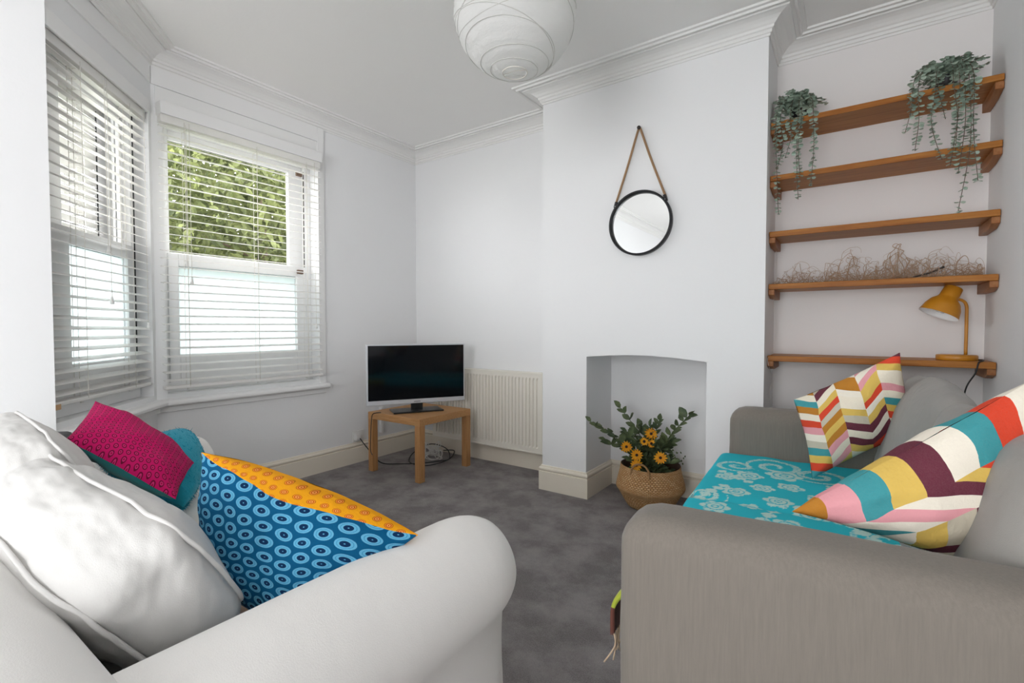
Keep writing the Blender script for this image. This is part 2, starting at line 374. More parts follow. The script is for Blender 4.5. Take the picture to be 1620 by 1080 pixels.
# chimney breast with arched niche
NL, NR_, NZ, NB = -1.361, -.637, .90, 3.165
m = MB(); n = 16
def arch(i): u = i/n; return NZ + .022 * math.sin(math.pi * u) + .004 * (1 - u)
m.quad((BL, YF, 0), (NL, YF, 0), (NL, YF, ZC), (BL, YF, ZC)); m.quad((NR_, YF, 0), (BR, YF, 0), (BR, YF, ZC), (NR_, YF, ZC))
for i in range(n):
    xa = NL + (NR_-NL)*i/n; xb = NL + (NR_-NL)*(i+1)/n
    m.quad((xa, YF, arch(i)), (xb, YF, arch(i+1)), (xb, YF, ZC), (xa, YF, ZC))
    m.quad((xa, YF, arch(i)), (xa, NB, arch(i)), (xb, NB, arch(i+1)), (xb, YF, arch(i+1)))
m.quad((NL, YF, 0), (NL, NB, 0), (NL, NB, arch(0)), (NL, YF, arch(0))); m.quad((NR_, NB, 0), (NR_, YF, 0), (NR_, YF, arch(n)), (NR_, NB, arch(n)))
m.quad((NL, NB, 0), (NR_, NB, 0), (NR_, NB, .94), (NL, NB, .94))
m.quad((BL, YB + .02, 0), (BL, YF, 0), (BL, YF, ZC), (BL, YB + .02, ZC)); m.quad((BR, YF, 0), (BR, YB + .02, 0), (BR, YB + .02, ZC), (BR, YF, ZC))
o = m.build('wall_chimney', M['wall'], weld=False); struct(o, 'white chimney breast with a shallow arched fireplace niche', 'wall')

def sweep(path, prof, side=1):
    """path: list of 2D points; prof: list of (distance into room, z). Returns per-segment MB list."""
    P = [Vector((p[0], p[1])) for p in path]; n = len(P); mit = []
    for i in range(n):
        ns = []
        if i > 0: d = (P[i]-P[i-1]).normalized(); ns.append(Vector((-d.y, d.x)) * side)
        if i < n-1: d = (P[i+1]-P[i]).normalized(); ns.append(Vector((-d.y, d.x)) * side)
        if len(ns) == 1: mit.append(ns[0])
        else: a = ns[0] + ns[1]; mit.append(a / max(a.dot(ns[0]), .2))
    segs = []
    for i in range(n-1):
        m = MB()
        def Pt(a, b, i=i): q = P[i+a] + mit[i+a] * prof[b][0]; return (q.x, q.y, prof[b][1])
        m.grid(Pt, 1, len(prof)-1, smooth=False); segs.append(m)
    return segs
E1 = B + T * TE
# walk clockwise seen from above with the room on the right-hand side
cp = [(XN, YR + .01), (XN, .535), (E1.x, E1.y), (XW, 1.10), (XW, YB), (BL, YB), (BL, YF), (BR, YF), (BR, YB), (XR, YB), (XR, YR + .01)]
cp = [(XN, YR + .01), (XN, .54), (XW, 1.10), (XW, YB), (BL, YB), (BL, YF), (BR, YF), (BR, YB), (XR, YB), (XR, YR + .01)]
cprof = [(0, 2.555), (.006, 2.555), (.008, 2.566), (.014, 2.568), (.016, 2.582), (.024, 2.586), (.026, 2.598), (.034, 2.602), (.045, 2.612), (.062, 2.622), (.085, 2.628), (.098, 2.629), (.100, 2.637), (.116, 2.638), (.120, 2.630), (.128, 2.630), (.132, 2.640), (.150, 2.640), (.152, 2.6501)]
m = MB()
for sgm in sweep(cp, cprof, -1):
    k = len(m.v); m.v += sgm.v
    for f, u in zip(sgm.f, sgm.uv): m.face(tuple(k+i for i in f), 0, u, False)
o = m.build('trim_1', M['cornice']); struct(o, 'white moulded plaster cornice running round the ceiling edge', 'cornice')
sprof = [(.0, .165), (.006, .165), (.009, .160), (.009, .156), (.015, .152), (.019, .146), (.019, .139), (.015, .133), (.011, .130), (.011, .126), (.018, .123), (.018, 0)]
sp_ = [(XN, .1), (XN, .54), (XW, 1.10), (XW, YB), (BL, YB), (BL, YF), (NL, YF), (NL, NB), (NR_, NB), (NR_, YF), (BR, YF), (BR, YB), (XR, YB), (XR, YR + .02)]
names = ['baseboard_near_left', 'baseboard_bay', 'baseboard_left', 'baseboard_back', 'baseboard_chimney', 'baseboard_chimney', 'baseboard_niche', 'baseboard_niche', 'baseboard_niche', 'baseboard_chimney', 'baseboard_chimney', 'baseboard_alcove', 'baseboard_right']
groups = {}
for nm, sgm in zip(names, sweep(sp_, sprof, -1)):
    g = groups.setdefault(nm, MB()); k = len(g.v); g.v += sgm.v
    for f, u in zip(sgm.f, sgm.uv): g.face(tuple(k+i for i in f), 0, u, False)
for nm, g in groups.items():
    o = g.build(nm, M['cream']); struct(o, 'cream moulded skirting board along the ' + nm.split('_', 1)[1].replace('_', ' ') + ' wall', 'skirting board')

# ------------------------------------------------------------------ windows (built in a local frame: x along wall, y towards room)
def mkwin(name, mtx, hole, gx0, gx1, depth, label, corner):
    s0, s1, h0, h1 = hole; D = -depth
    m = MB(); f = .045
    m.box(s0, D-.06, h0, s0+f, D+.02, h1); m.box(s1-f, D-.06, h0, s1, D+.02, h1); m.box(s0, D-.06, h1-f, s1, D+.02, h1); m.box(s0, D-.06, h0, s1, D+.03, h0+.06)
    for v in range(len(m.v)): m.v[v] = tuple(mtx @ Vector(m.v[v]))
    root = m.build(name, M['upvc'], bevel=.004); struct(root, label, 'window')
    def part(nm, mt, boxes, parent=root, bevel=.004):
        mm = MB()
        for b_ in boxes: mm.box(*b_, mtx=mtx)
        return mm.build(nm, mt, parent, bevel)
    zu0, zu1 = 1.545, 2.215; zl0, zl1 = .925, 1.46
    def sash(nm, x0, x1, z0, z1, y0, y1, g, b0, b1, t0):
        a = part(nm, M['upvc'], [(x0, y0, z0, g[0], y1, z1), (g[1], y0, z0, x1, y1, z1), (g[0], y0, z0, g[1], y1, b0), (g[0], y0, t0, g[1], y1, z1)])
        return a
    us = sash('upper_sash', s0+f, s1-f, 1.475, h1-f, D-.05, D-.015, (gx0, gx1), zu0, zu1, zu1)
    ls = sash('lower_sash', s0+f, s1-f, h0+.055, 1.535, D-.012, D+.028, (gx0+.03, gx1+.03), zl0, zl1, zl1)
    for par, g0, g1, z0, z1, y, mt in ((us, gx0, gx1, zu0, zu1, D-.035, M['glass']), (ls, gx0+.03, gx1+.03, zl0, zl1, D+.005, M['frost'])):
        q = MB(); q.quad(*[tuple(mtx @ Vector(p)) for p in ((g0, y, z0), (g1, y, z0), (g1, y, z1), (g0, y, z1))]); pn = q.build('pane', mt, par)
        q = MB(); e = .004
        for b_ in ((g0-e, z0-e, g1+e, z0), (g0-e, z0, g0, z1), (g1, z0, g1+e, z1)): q.box(b_[0], y-.003, b_[1], b_[2], y+.003, b_[3], mtx=mtx)
        q.build('gasket', M['seal'], par)
        MB().box(g0-e, y-.004, z1-.001, g1+e, y+.006, z1+.004, mtx=mtx).build('gasket', M['dark'], par)
    return root, part
w2, part2 = mkwin('window_1', MW2, W2H, .125, .885, .11, 'wide white sash window with frosted lower pane beside the television corner', 0)
for z in (2.19, 1.48): part2('sash_stop', M['brown'], [(.91, -.075, z, .955, -.055, z+.03)])
part2('sash_track', M['dark'], [(.99 - .012, -.095, .95, .99 - .004, -.088, 2.24)])
w1, part1 = mkwin('window_2', MC, W1H, .10, .57, .095, 'narrow white sash window with frosted lower pane in the canted bay side', 0)
part1('sash_track', M['dark'], [(.10, -.05, .95, .106, -.043, 2.24)])
# sill and panelling (architraves)
m = MB(); d_ = .075
cmit = (N1.xy + Vector((1, 0))); cmit = cmit / cmit.dot(Vector((1, 0)))
def sillpt(s, off, z):
    return None
a0 = Vector((XW, 2.185)); a1 = B.xy; a2 = E1.xy
def ring(off, z): 
    return [(a0.x + off, a0.y, z), (a1.x + cmit.x*off, a1.y + cmit.y*off, z), (a2.x + N1.x*off, a2.y + N1.y*off, z)]
prof = [(-.10, .672), (.055, .672), (.066, .668), (.072, .660), (.072, .648), (.066, .640), (.055, .636), (.02, .634), (.02, .600), (0, .595)]
rr = [ring(a, b) for a, b in prof]
m.grid(lambda i, j: rr[j][i], 2, len(prof)-1, smooth=False)
k = len(m.v); m.v += [rr[j][0] for j in range(len(prof))]; m.face(tuple(range(k, k+len(prof))))
o = m.build('trim_2', M['gloss']); struct(o, 'white painted bay window sill turning the corner under both blinds', 'window sill')
m = MB()
m.box(1.035, 0, .60, 1.085, .014, ZC-.09, mtx=MW2); m.box(.0, 0, 2.46, 1.085, .010, 2.56, mtx=MW2); m.box(.02, 0, 2.335, 1.035, .006, 2.455, mtx=MW2)
m.box(1.10, 0, 0.0, 1.103, .003, .001, mtx=MW2)
m.box(.02, 0, 2.46, TE, .010, 2.56, mtx=MC)
o = m.build('trim_3', M['gloss'], bevel=.003); struct(o, 'flat white boarding framing the bay windows below the cornice', 'window trim')

# ------------------------------------------------------------------ venetian blinds
def blind(mtx, x0, x1, y, ztop, zbot, tilt, label, cords, tassels, end_wood=False):
    root = thing('venetian_blind', label, 'blind', tuple(mtx @ Vector(((x0+x1)/2, y, zbot))), 0, 'white slatted blinds in the bay')
    L = Matrix.Translation(-root.location)
    X = L @ mtx
    MB().box(x0, y-.028, ztop-.045, x1, y+.02, ztop, mtx=X).build('head_rail', M['slat'], root, .003)
    MB().box(x0-.006, y+.026, ztop-.005, x1+.006, y+.04, ztop+.065, mtx=X).box(x0-.006, y-.03, ztop-.005, x0+.004, y+.03, ztop+.065, mtx=X).box(x1-.004, y-.03, ztop-.005, x1+.006, y+.03, ztop+.065, mtx=X).build('valance', M['gloss'], root, .003)
    m = MB(); pitch = .0445; n = int((ztop - .06 - zbot - .03)/pitch); pitch = (ztop - .075 - zbot - .035)/(n-1)
    for i in range(n):
        zc = zbot + .05 + pitch*i; tl = tilt + random.uniform(-.02, .02)
        c, s_ = math.cos(tl), math.sin(tl); hw = .0245
        dz = random.uniform(-.0015, .0015)
        def P(a, b): 
            yy = -hw + 2*hw*b/4; cr = .0025*(1-(yy/hw)**2)
            return X @ Vector((x0 if a == 0 else x1, y + yy*c - cr*s_, zc - yy*s_ + cr*c + dz*(a*2-1)))
        def Q(a, b): return P(a, b) - Vector((0, 0, .0025))
        m.grid(P, 1, 4, smooth=False); m.grid(Q, 1, 4, smooth=False, flip=True)
        for a in (0, 1): m.quad(P(a, 0), P(a, 4), Q(a, 4), Q(a, 0))
        for b in (0, 4): m.quad(P(0, b), P(1, b), Q(1, b), Q(0, b))
    m.build('slats', M['slat'], root)
    MB().box(x0, y-.026, zbot, x1, y+.026, zbot+.018, mtx=X).build('bottom_rail', M['slat'], root, .004)
    m = MB()
    for cx in cords:
        for yy in (-.026, .026): m.tube([X @ Vector((cx, y+yy, zbot+.01)), X @ Vector((cx, y+yy, ztop-.03))], .0011, 5)
        m.tube([X @ Vector((cx+.012, y, zbot+.01)), X @ Vector((cx+.012, y, ztop-.03))], .0011, 5)
        for i in range(n): m.box(cx-.0008, y-.026, zbot+.046+pitch*i, cx+.0008, y+.026, zbot+.0475+pitch*i, mtx=X)
    m.build('ladder_cords', M['cord'], root)
    for cx in cords: MB().lathe([(0, -.012), (.007, -.012), (.007, 0), (0, 0)], 10, X @ Vector((cx, y, zbot))).build('cord_button', M['sock'], root)
    for cx, zt in tassels:
        p = MB().tube([X @ Vector((cx, y+.034, ztop-.02)), X @ Vector((cx, y+.036, zt))], .0013, 5).build('pull_cord', M['cord'], root)
        MB().lathe([(0, .018), (.004, .018), (.006, .008), (.006, 0), (.009, -.006), (.009, -.018), (0, -.019)], 12, X @ Vector((cx, y+.036, zt))).build('tassel', M['sock'], p)
    return root, X
random.seed(4)
blind(MW2, .018, 1.012, .06, 2.285, .735, R(9), 'wide white slatted blind over the window beside the television corner', [.14, .55, .90], [(.13, 1.46), (.155, 1.36), (.955, 1.10)])
b1, X1 = blind(MC, .055, .848, -.025, 2.285, .765, R(17), 'narrow white slatted blind in the canted bay side, beside the left wall edge', [.22, .62], [(.46, 1.46), (.44, 1.22), (.10, 1.10)])
MB().box(.80, -.05, .752, .849, .002, .775, mtx=X1).build('bare_rail_end', M['bare'], b1, .002)['label'] = 'bare wood end of the bottom rail'

# ------------------------------------------------------------------ garden outside
o = MB().box(-14, -8, -.4, -3.7, 14, -.35).build('garden_ground', M['grass']); struct(o, 'green lawn outside the bay windows', 'ground')
def tree(label, c, rad, nleaf, size, seed, dens=1.0):
    random.seed(seed); root = thing('garden_tree', label, 'tree', (c[0], c[1], -.35), 0, 'trees outside the window')
    m = MB(); base = Vector((c[0], c[1], -.35))
    for _ in range(nleaf):
        while True:
            p = Vector([random.uniform(-1, 1) for _ in range(3)])
            if .35 < p.length < 1 and noise.noise(Vector((p.x*rad[0], p.y*rad[1], p.z*rad[2]))*2.3 + Vector((seed, 0, 0))) > -.33*dens: break
        q = Vector((p.x*rad[0], p.y*rad[1], p.z*rad[2])) + Vector(c) - base
        a = Vector([random.gauss(0, 1) for _ in range(3)]).normalized(); b = a.cross(Vector([random.gauss(0, 1) for _ in range(3)])).normalized()
        s_ = size*random.uniform(.6, 1.3); nn_ = a.cross(b)*s_*.18; k = len(m.v)
        m.v += [q - a*s_, q - a*s_*.3 + b*s_*.42, q + a*s_*.45 + b*s_*.33, q + a*s_, q + a*s_*.45 - b*s_*.33 + nn_, q - a*s_*.3 - b*s_*.42 + nn_]
        m.face((k, k+1, k+2, k+3), 0); m.face((k, k+3, k+4, k+5), 0)
    m.build('foliage', M['gleaf'], root)
    m = MB(); m.tube([(0, 0, 0), (.05, .03, 1.1), (0, -.05, c[2]+.5)], lambda u: .09*(1-u*.6), 8, smooth_path=4)
    for i in range(14):
        a = random.uniform(0, 6.28); z = random.uniform(.9, c[2]+.3)
        e = Vector((math.cos(a)*rad[0]*.8, math.sin(a)*rad[1]*.8, z + random.uniform(.1, .9)))
        m.tube([(0, 0, z), tuple(Vector((0, 0, z)).lerp(e, .5) + Vector((0, 0, .08))), tuple(e)], lambda u: .02*(1-u*.7), 5, smooth_path=3)
    m.build('trunk', M['bark'], root); return root
tree('leafy green tree filling the upper pane of the wide window', (-5.8, 3.1, 2.5), (1.1, 1.55, 1.6), 14000, .055, 1)
tree('darker leafy tree behind the nearer one, right of the window', (-8.2, 4.6, 2.4), (1.2, 2.0, 2.1), 9000, .08, 2)
tree('sparse leafy bush showing through the narrow bay window', (-4.8, .78, 1.6), (.36, .36, .7), 1300, .045, 3)

# ------------------------------------------------------------------ paper lantern
random.seed(7)
lr = thing('paper_lantern', 'round white rice paper lantern hanging from the ceiling', 'ceiling light', (-1.061, 1.54, 2.275))
RL = .228
def lant(th, ph):   # slightly squashed sphere with stepped ribs
    return RL
m = MB(); nr, ns = 72, 64
ribs = [(.10, 0, 0)]
def LP(i, j):
    th = R(12) + (R(168)-R(12))*i/nr; a = 2*math.pi*j/ns
    k = (th/R(11.5)) % 1.0; puff = 1 + .012*math.sin(math.pi*k) 
    r = RL*puff*(1 + .006*noise.noise(Vector((math.cos(a)*3, math.sin(a)*3, th*9))))
    return (r*math.sin(th)*math.cos(a), r*math.sin(th)*math.sin(a), -r*math.cos(th)*.97)
m.grid(LP, nr, ns, cv=True); m.build('paper_shade', M['paper'], lr)
m = MB()
for k in range(1, 14):   # irregular tilted wire ribs
    th = R(12 + k*11.5) + random.uniform(-.02, .02); tx, ty = random.uniform(-.34, .34), random.uniform(-.34, .34)
    if k < 3: tx *= .3; ty *= .3
    pts = []
    for j in range(49):
        a = 2*math.pi*j/48; t2 = th + tx*math.cos(a)*math.sin(th) + ty*math.sin(a)*math.sin(th)
        t2 = max(R(10), min(R(170), t2)); rr_ = RL*1.013
        pts.append((rr_*math.sin(t2)*math.cos(a), rr_*math.sin(t2)*math.sin(a), -rr_*math.cos(t2)*.97))
    m.tube(pts, .0013, 5, cap=False)
m.build('wire_ribs', mat('rib_wire', (.62, .61, .58), .6), lr)
m = MB(); m.tube([(0.047*math.cos(a/24*6.283), .047*math.sin(a/24*6.283), -.218) for a in range(25)], .002, 6, cap=False); m.tube([(-.045, -.01, -.214), (0, 0, -.21), (.045, .012, -.214)], .0015, 5)
m.build('bottom_ring', M['cord'], lr)
m = MB(); m.lathe([(0, -.10), (.02, -.095), (.03, -.07), (.026, -.045), (.014, -.02), (.013, .0)], 20, (0, 0, .10)); m.build('bulb', M['bulb'], lr)
m = MB(); m.lathe([(0, .155), (.018, .155), (.018, .095), (0, .095)], 16); m.tube([(0, 0, .15), (0, 0, .40)], .003, 6); m.lathe([(0, .405), (.045, .405), (.045, .39), (.01, .375), (0, .375)], 24)
m.build('pendant_flex', M['upvc'], lr)

# ------------------------------------------------------------------ shelves
SH = [(2.130, .027), (1.853, .028), (1.562, .029), (1.289, .028), (.911, .029)]
words = ['top', 'second highest', 'middle', 'fourth', 'lowest']
extra = ['carrying both trailing plants', 'under the trailing plants', 'empty in the alcove', 'carrying the dried roots', 'carrying the yellow lamp']
SY0 = 2.872
random.seed(3)
for k, (z, th) in enumerate(SH):
    sh = thing('alcove_shelf', f'{words[k]} pine shelf of the alcove, {extra[k]}', 'shelf', ((BR+XR)/2, YB, z), 0, 'pine shelves in the alcove')
    hw = (XR-BR)/2
    MB().box(-hw+.003, SY0-YB, 0, hw-.003, -.001, th).build('board', M['pine'], sh, .003)
    for sx in (-1, 1):
        x0 = sx*(hw-.001); x1 = sx*(hw-.030); m = MB(); y0, y1 = SY0-YB+.012, -.001; h = .045
        ysp = [(y0, 0), (y1, 0), (y1, -h), (y0+.055, -h), (y0, -.028)] if k > 1 else [(y0, 0), (y1, 0), (y1, -h), (y0+.10, -h), (y0, -.030)]
        a = [(x0, y, zz) for y, zz in ysp]; b = [(x1, y, zz) for y, zz in ysp]; kk = len(m.v); m.v += a + b; L_ = len(a)
        m.face(tuple(range(L_))); m.face(tuple(range(2*L_-1, L_-1, -1)))
        for i in range(L_): m.face((i, L_+i, L_+(i+1) % L_, (i+1) % L_))
        m.build('support_batten', M['pine2'], sh, .002, weld=True)

# eucalyptus plants
def eucalyptus(label, loc, stems, seed, upright):
    random.seed(seed); root = thing('trailing_plant', label, 'plant', loc, 0, 'trailing eucalyptus plants on the top shelf')
    MB().lathe([(0, 0), (.032, 0), (.042, .07), (.044, .075), (.040, .075), (.034, .06), (0, .06)], 24).build('pot', M['pot'], root)
    st = MB(); lf = MB()
    def leaf(c, d, s_):
        d = Vector(d).normalized(); sd = d.cross(Vector((random.gauss(0, .5), random.gauss(0, .5), 1))).normalized(); nn_ = d.cross(sd)*s_*.15
        k = len(lf.v); c = Vector(c); pts = [c]
        for a_, b_ in ((.25, .36), (.6, .48), (.88, .34), (1.0, 0), (.88, -.34), (.6, -.48), (.25, -.36)): pts.append(c + d*s_*a_ + sd*s_*b_ + nn_*(1 if abs(b_) > .1 else 0))
        lf.v += pts; lf.face((k, k+1, k+2, k+3, k+4)); lf.face((k, k+4, k+5, k+6, k+7))
    def stem(pts, dens, s_):
        pp = catmull([Vector(p) for p in pts], 10); st.tube(pp, .0014, 5)
        L_ = 0
        for i in range(1, len(pp)):
            L_ += (pp[i]-pp[i-1]).length
            if L_ > dens:
                L_ = 0; f_ = i/len(pp); a = random.uniform(0, 6.28); sc = s_*(1.15-.6*f_)*random.uniform(.8, 1.2)
                for q in (0, math.pi): leaf(pp[i], (math.cos(a+q), math.sin(a+q), random.uniform(-.5, .15)), sc)
    for (dx, dl, dy) in stems:          # hanging over the front edge
        x0 = dx*.35; yo = -.03
        stem([(x0, 0, .06), (dx*.6, -.06, .10+random.uniform(0, .03)), (dx*.9, dy*.75, .07), (dx, dy, -.02), (dx+random.uniform(-.015, .015), dy-.004, -dl*.5), (dx+random.uniform(-.03, .03), dy+.006, -dl)], .013, .030)
    for _ in range(30):
        a = random.uniform(0, 6.28); r_ = random.uniform(.03, .11); h = random.uniform(.07, .15)
        e = (math.cos(a)*r_*1.2, math.sin(a)*r_*.8 - .03, h*.8 if h < .1 else h)
        stem([(0, 0, .06), (e[0]*.4, e[1]*.4, .06 + h*.6), e], .011, .034)
    for e in upright: stem([(0, 0, .06), (e[0]*.5, e[1]*.5, e[2]*.8), e], .012, .022)
    st.build('stems', M['bark'], root); lf.build('leaves', M['euc'], root); return root
ZS = 2.130 + .027 + .001
eucalyptus('trailing eucalyptus in a black pot at the left end of the top shelf', (-.235, 2.99, ZS), [(-.095, .48, -.135), (-.075, .25, -.13), (-.03, .20, -.14), (.005, .42, -.135), (.02, .30, -.14), (.07, .36, -.135)], 5, [(-.10, .04, .19), (-.05, .02, .14)])
eucalyptus('bigger trailing eucalyptus at the right end of the top shelf', (.345, 2.99, ZS), [(-.13, .18, -.13), (-.11, .27, -.135), (-.05, .33, -.14), (-.04, .15, -.13), (.01, .30, -.14), (.03, .36, -.135), (.045, .40, -.14), (.06, .56, -.135), (.075, .44, -.14)], 9, [(.12, -.02, .13), (.14, -.04, .09)])

# dried roots
random.seed(11)
def roots(label, x0, x1, zh, nst, loc_y=3.0):
    m = MB(); z0 = 1.289 + .028 + .003; W = x1-x0
    for s_ in range(nst):
        a = random.uniform(0, W); ln = random.uniform(.03, .6)*W*random.choice((-1, 1)); h = zh*random.random()**1.6; y0 = random.uniform(-.06, .05); k = random.randint(6, 11); pts = []
        fr = random.uniform(1, 3); ph = random.uniform(0, 6); open_ = random.random() < .4; amp = random.uniform(.004, .018)
        for q in range(k+1):
            t_ = q/k; c = a + ln*t_; c = min(max(c, .0), W)
            x = c + amp*math.sin(fr*6.28*t_ + ph) + random.gauss(0, .003); env = .45 + .55*math.exp(-((c/W-.5)/.30)**2)
            z = h*env*(math.sin(math.pi*t_*(.6 if open_ else 1))**.8) + amp*math.cos(fr*6.28*t_ + ph)*.8*(t_ > 0) + random.gauss(0, .003)
            pts.append((min(max(x, 0), W), y0 + .03*math.sin(3*t_ + ph), max(z, .002)))
        r0 = random.choice([.0007, .001, .0012, .0019]); m.tube(pts, lambda u: r0*(1.2-u*.7), 4, smooth_path=4)
    o = m.build('dried_roots', M['root'], None, loc=(x0, loc_y, z0)); return tag(o, label, 'dried decoration', 'dried root bundles on the fourth shelf')
roots('small wispy tangle of dried roots at the left end of the fourth shelf', -.345, -.10, .13, 46)
roots('wispy dried root tangle in the middle of the fourth shelf', -.11, .11, .185, 75)
roots('tallest dried root tangle, right of the middle on the fourth shelf', .10, .26, .18, 60)
roots('dense dried root tangle at the right end of the fourth shelf', .22, .48, .15, 95)
o = MB().tube([(.23, 2.93, 1.322), (.29, 2.94, 1.338), (.35, 2.95, 1.366)], lambda u: .003 + .002*u, 6, smooth_path=4).build('dark_twig', M['twig']); tag(o, 'short dark twig lying against the dried roots on the fourth shelf', 'twig')

# desk lamp
lp = thing('desk_lamp', 'mustard yellow metal desk lamp on the lowest alcove shelf', 'lamp', (.405, 2.985, .911 + .029))
MB().lathe([(0, 0), (.071, 0), (.073, .004), (.073, .020), (.070, .024), (0, .024)], 40).build('base', M['mustard'], lp)
px, py = .035, .03
MB().tube([(px, py, .02), (px, py, .19), (px-.002, py-.002, .248), (px-.016, py-.008, .272), (px-.042, py-.016, .280)], .0065, 12, smooth_path=6).build('stem', M['mustard'], lp)
hd = Matrix.Translation((-.035, -.012, .286)) @ Matrix.Rotation(R(24), 4, 'Y') @ Matrix.Rotation(R(-8), 4, 'X')
def hlathe(m, prof, flip=False, n=40): return m.lathe(prof, n, (0, 0, 0), 0, hd, flip)
m = MB(); hlathe(m, [(0, .052), (.030, .052), (.034, .048), (.036, .005), (.039, -.005), (.056, -.022), (.068, -.048), (.074, -.078), (.076, -.085)]); m.build('lamp_shade', M['mustard'], lp)
m = MB(); hlathe(m, [(0, -.005), (.034, -.007), (.053, -.024), (.065, -.05), (.0715, -.078), (.0745, -.085), (.076, -.085)], True); m.build('shade_lining', M['lampin'], lp)
m = MB(); hlathe(m, [(0, -.075), (.016, -.072), (.024, -.058), (.022, -.042), (.013, -.025), (.012, -.005)], n=20); m.build('bulb', M['bulb'], lp)
MB().tube([(.066, 0, .003), (.085, -.03, .004), (.07, -.10, .003), (.055, -.122, -.004), (.045, -.124, -.05), (.02, -.10, -.12), (.01, -.06, -.25)], .003, 8, smooth_path=8).build('power_cord', M['cableb'], lp)
# fairy-light wire in the alcove corner
o = MB().tube([(BR+.012, 3.09, 1.56), (BR+.012, 3.085, 1.29), (BR+.014, 3.0, 1.24), (BR+.02, 3.06, 1.10), (BR+.012, 3.05, .97), (BR+.008, 2.862, .93), (BR+.008, 2.862, .90), (BR+.01, 2.95, .85), (BR+.02, 3.0, .80), (BR+.008, 2.93, .74), (BR+.012, 3.05, .60)], .0012, 5, smooth_path=8).build('thin_wire', M['cablew'])
tag(o, 'thin pale wire trailing down the left corner of the alcove', 'wire')

# ------------------------------------------------------------------ mirror
mr = thing('round_mirror', 'round mirror in a black metal rim hung by rope on the chimney breast', 'mirror', (-1.013, YF - .002, 1.697))
RM = .187
FL = Matrix.Rotation(R(90), 4, 'X')
MB().lathe([(RM-.012, 0), (RM, 0), (RM+.001, .030), (RM-.002, .034), (RM-.010, .034), (RM-.012, .030), (RM-.013, .010)], 72, (0, 0, 0), 0, FL).build('rim', M['iron'], mr)
MB().lathe([(0, .010), (RM-.011, .010)], 72, (0, 0, 0), 0, FL).build('mirror_plate', M['mirror'], mr)
lug = RM*.995
for sx in (-1, 1):
    a = R(40); c = Vector((sx*math.cos(a)*(RM+.006), -.018, math.sin(a)*(RM+.006)))
    lg = MB().box(-.008, -.012, -.018, .008, .012, .018, mtx=Matrix.Translation(c) @ Matrix.Rotation(R(sx*-16), 4, 'Y')).build('lug', M['iron'], mr, .003)
    MB().lathe([(0, .003), (.004, .002), (.004, 0)], 10, c + Vector((0, -.012, -.010)), 0, FL).build('stud', M['chrome'], lg)
pk = Vector((-.006, -.020, .540))
e0 = Vector((-math.cos(R(40))*(RM+.006), -.018, math.sin(R(40))*(RM+.006)+.012)); e1 = Vector((-e0.x, e0.y, e0.z))
MB().tube([e0, e0.lerp(pk, .5), pk + Vector((-.008, 0, -.004)), pk + Vector((0, 0, .004)), pk + Vector((.008, 0, -.004)), e1.lerp(pk, .5), e1], .0066, 10, smooth_path=5).build('hanging_rope', M['rope'], mr)
MB().lathe([(0, .034), (.010, .034), (.011, .028), (.006, .024), (.005, 0), (0, 0)], 16, (-.006, 0, .548), 0, FL).build('hook', M['twig'], mr)

# ------------------------------------------------------------------ radiator
rd = thing('radiator', 'cream panel radiator on the back wall beside the television', 'radiator', (-2.42, 3.06, .145))
RW, RH = .56, .60
m = MB(); nf = 33; pts = []; 
def fy(x):      # ribbed front
    p = ((x + RW)/(2*RW)*nf) % 1.0; return -.012 if .30 < p < .70 else 0.0
xs = []
for i in range(nf):
    for q in (0, .24, .36, .64, .76): xs.append((-RW + .03 + (2*RW-.06)*(i+q)/nf, 0 if q in (0, .24, .76) else .011))
xs.append((RW-.03, 0)); zs = [(.0, 0), (.035, 0), (.05, 1), (RH-.05, 1), (RH-.035, 0), (RH, 0)]
m.grid(lambda i, j: (xs[i][0], xs[i][1]*zs[j][1], zs[j][0]), len(xs)-1, len(zs)-1, smooth=False, flip=False)
m.box(-RW, 0, 0, -RW+.03, .012, RH); m.box(RW-.03, 0, 0, RW, .012, RH); m.box(-RW, -.004, -.004, RW, .012, .006); m.box(-RW, -.004, RH-.006, RW, .012, RH+.002)
m.build('front_panel', M['rad'], rd)
MB().box(-RW, .010, RH-.004, RW, .062, RH+.004).build('top_grille', M['rad'], rd, .002)
for sx in (-1, 1): MB().box(sx*RW - (.003 if sx > 0 else 0), .004, .0, sx*RW + (.003 if sx < 0 else 0), .06, RH).build('side_panel', M['rad'], rd)
MB().box(-RW+.02, .045, .02, RW-.02, .058, RH-.02).build('rear_panel', M['rad'], rd)
MB().lathe([(0, .012), (.009, .010), (.009, 0), (0, 0)], 14, (RW, .03, RH-.035), 0, Matrix.Rotation(R(90), 4, 'Y')).build('bleed_valve', M['dark'], rd)
MB().lathe([(0, .025), (.010, .025), (.012, .012), (.009, 0), (0, 0)], 14, (RW, .03, .03), 0, Matrix.Rotation(R(90), 4, 'Y')).tube([(RW+.015, .03, .03), (RW+.015, .03, -.144)], .007, 8).build('valve', M['chrome'], rd)

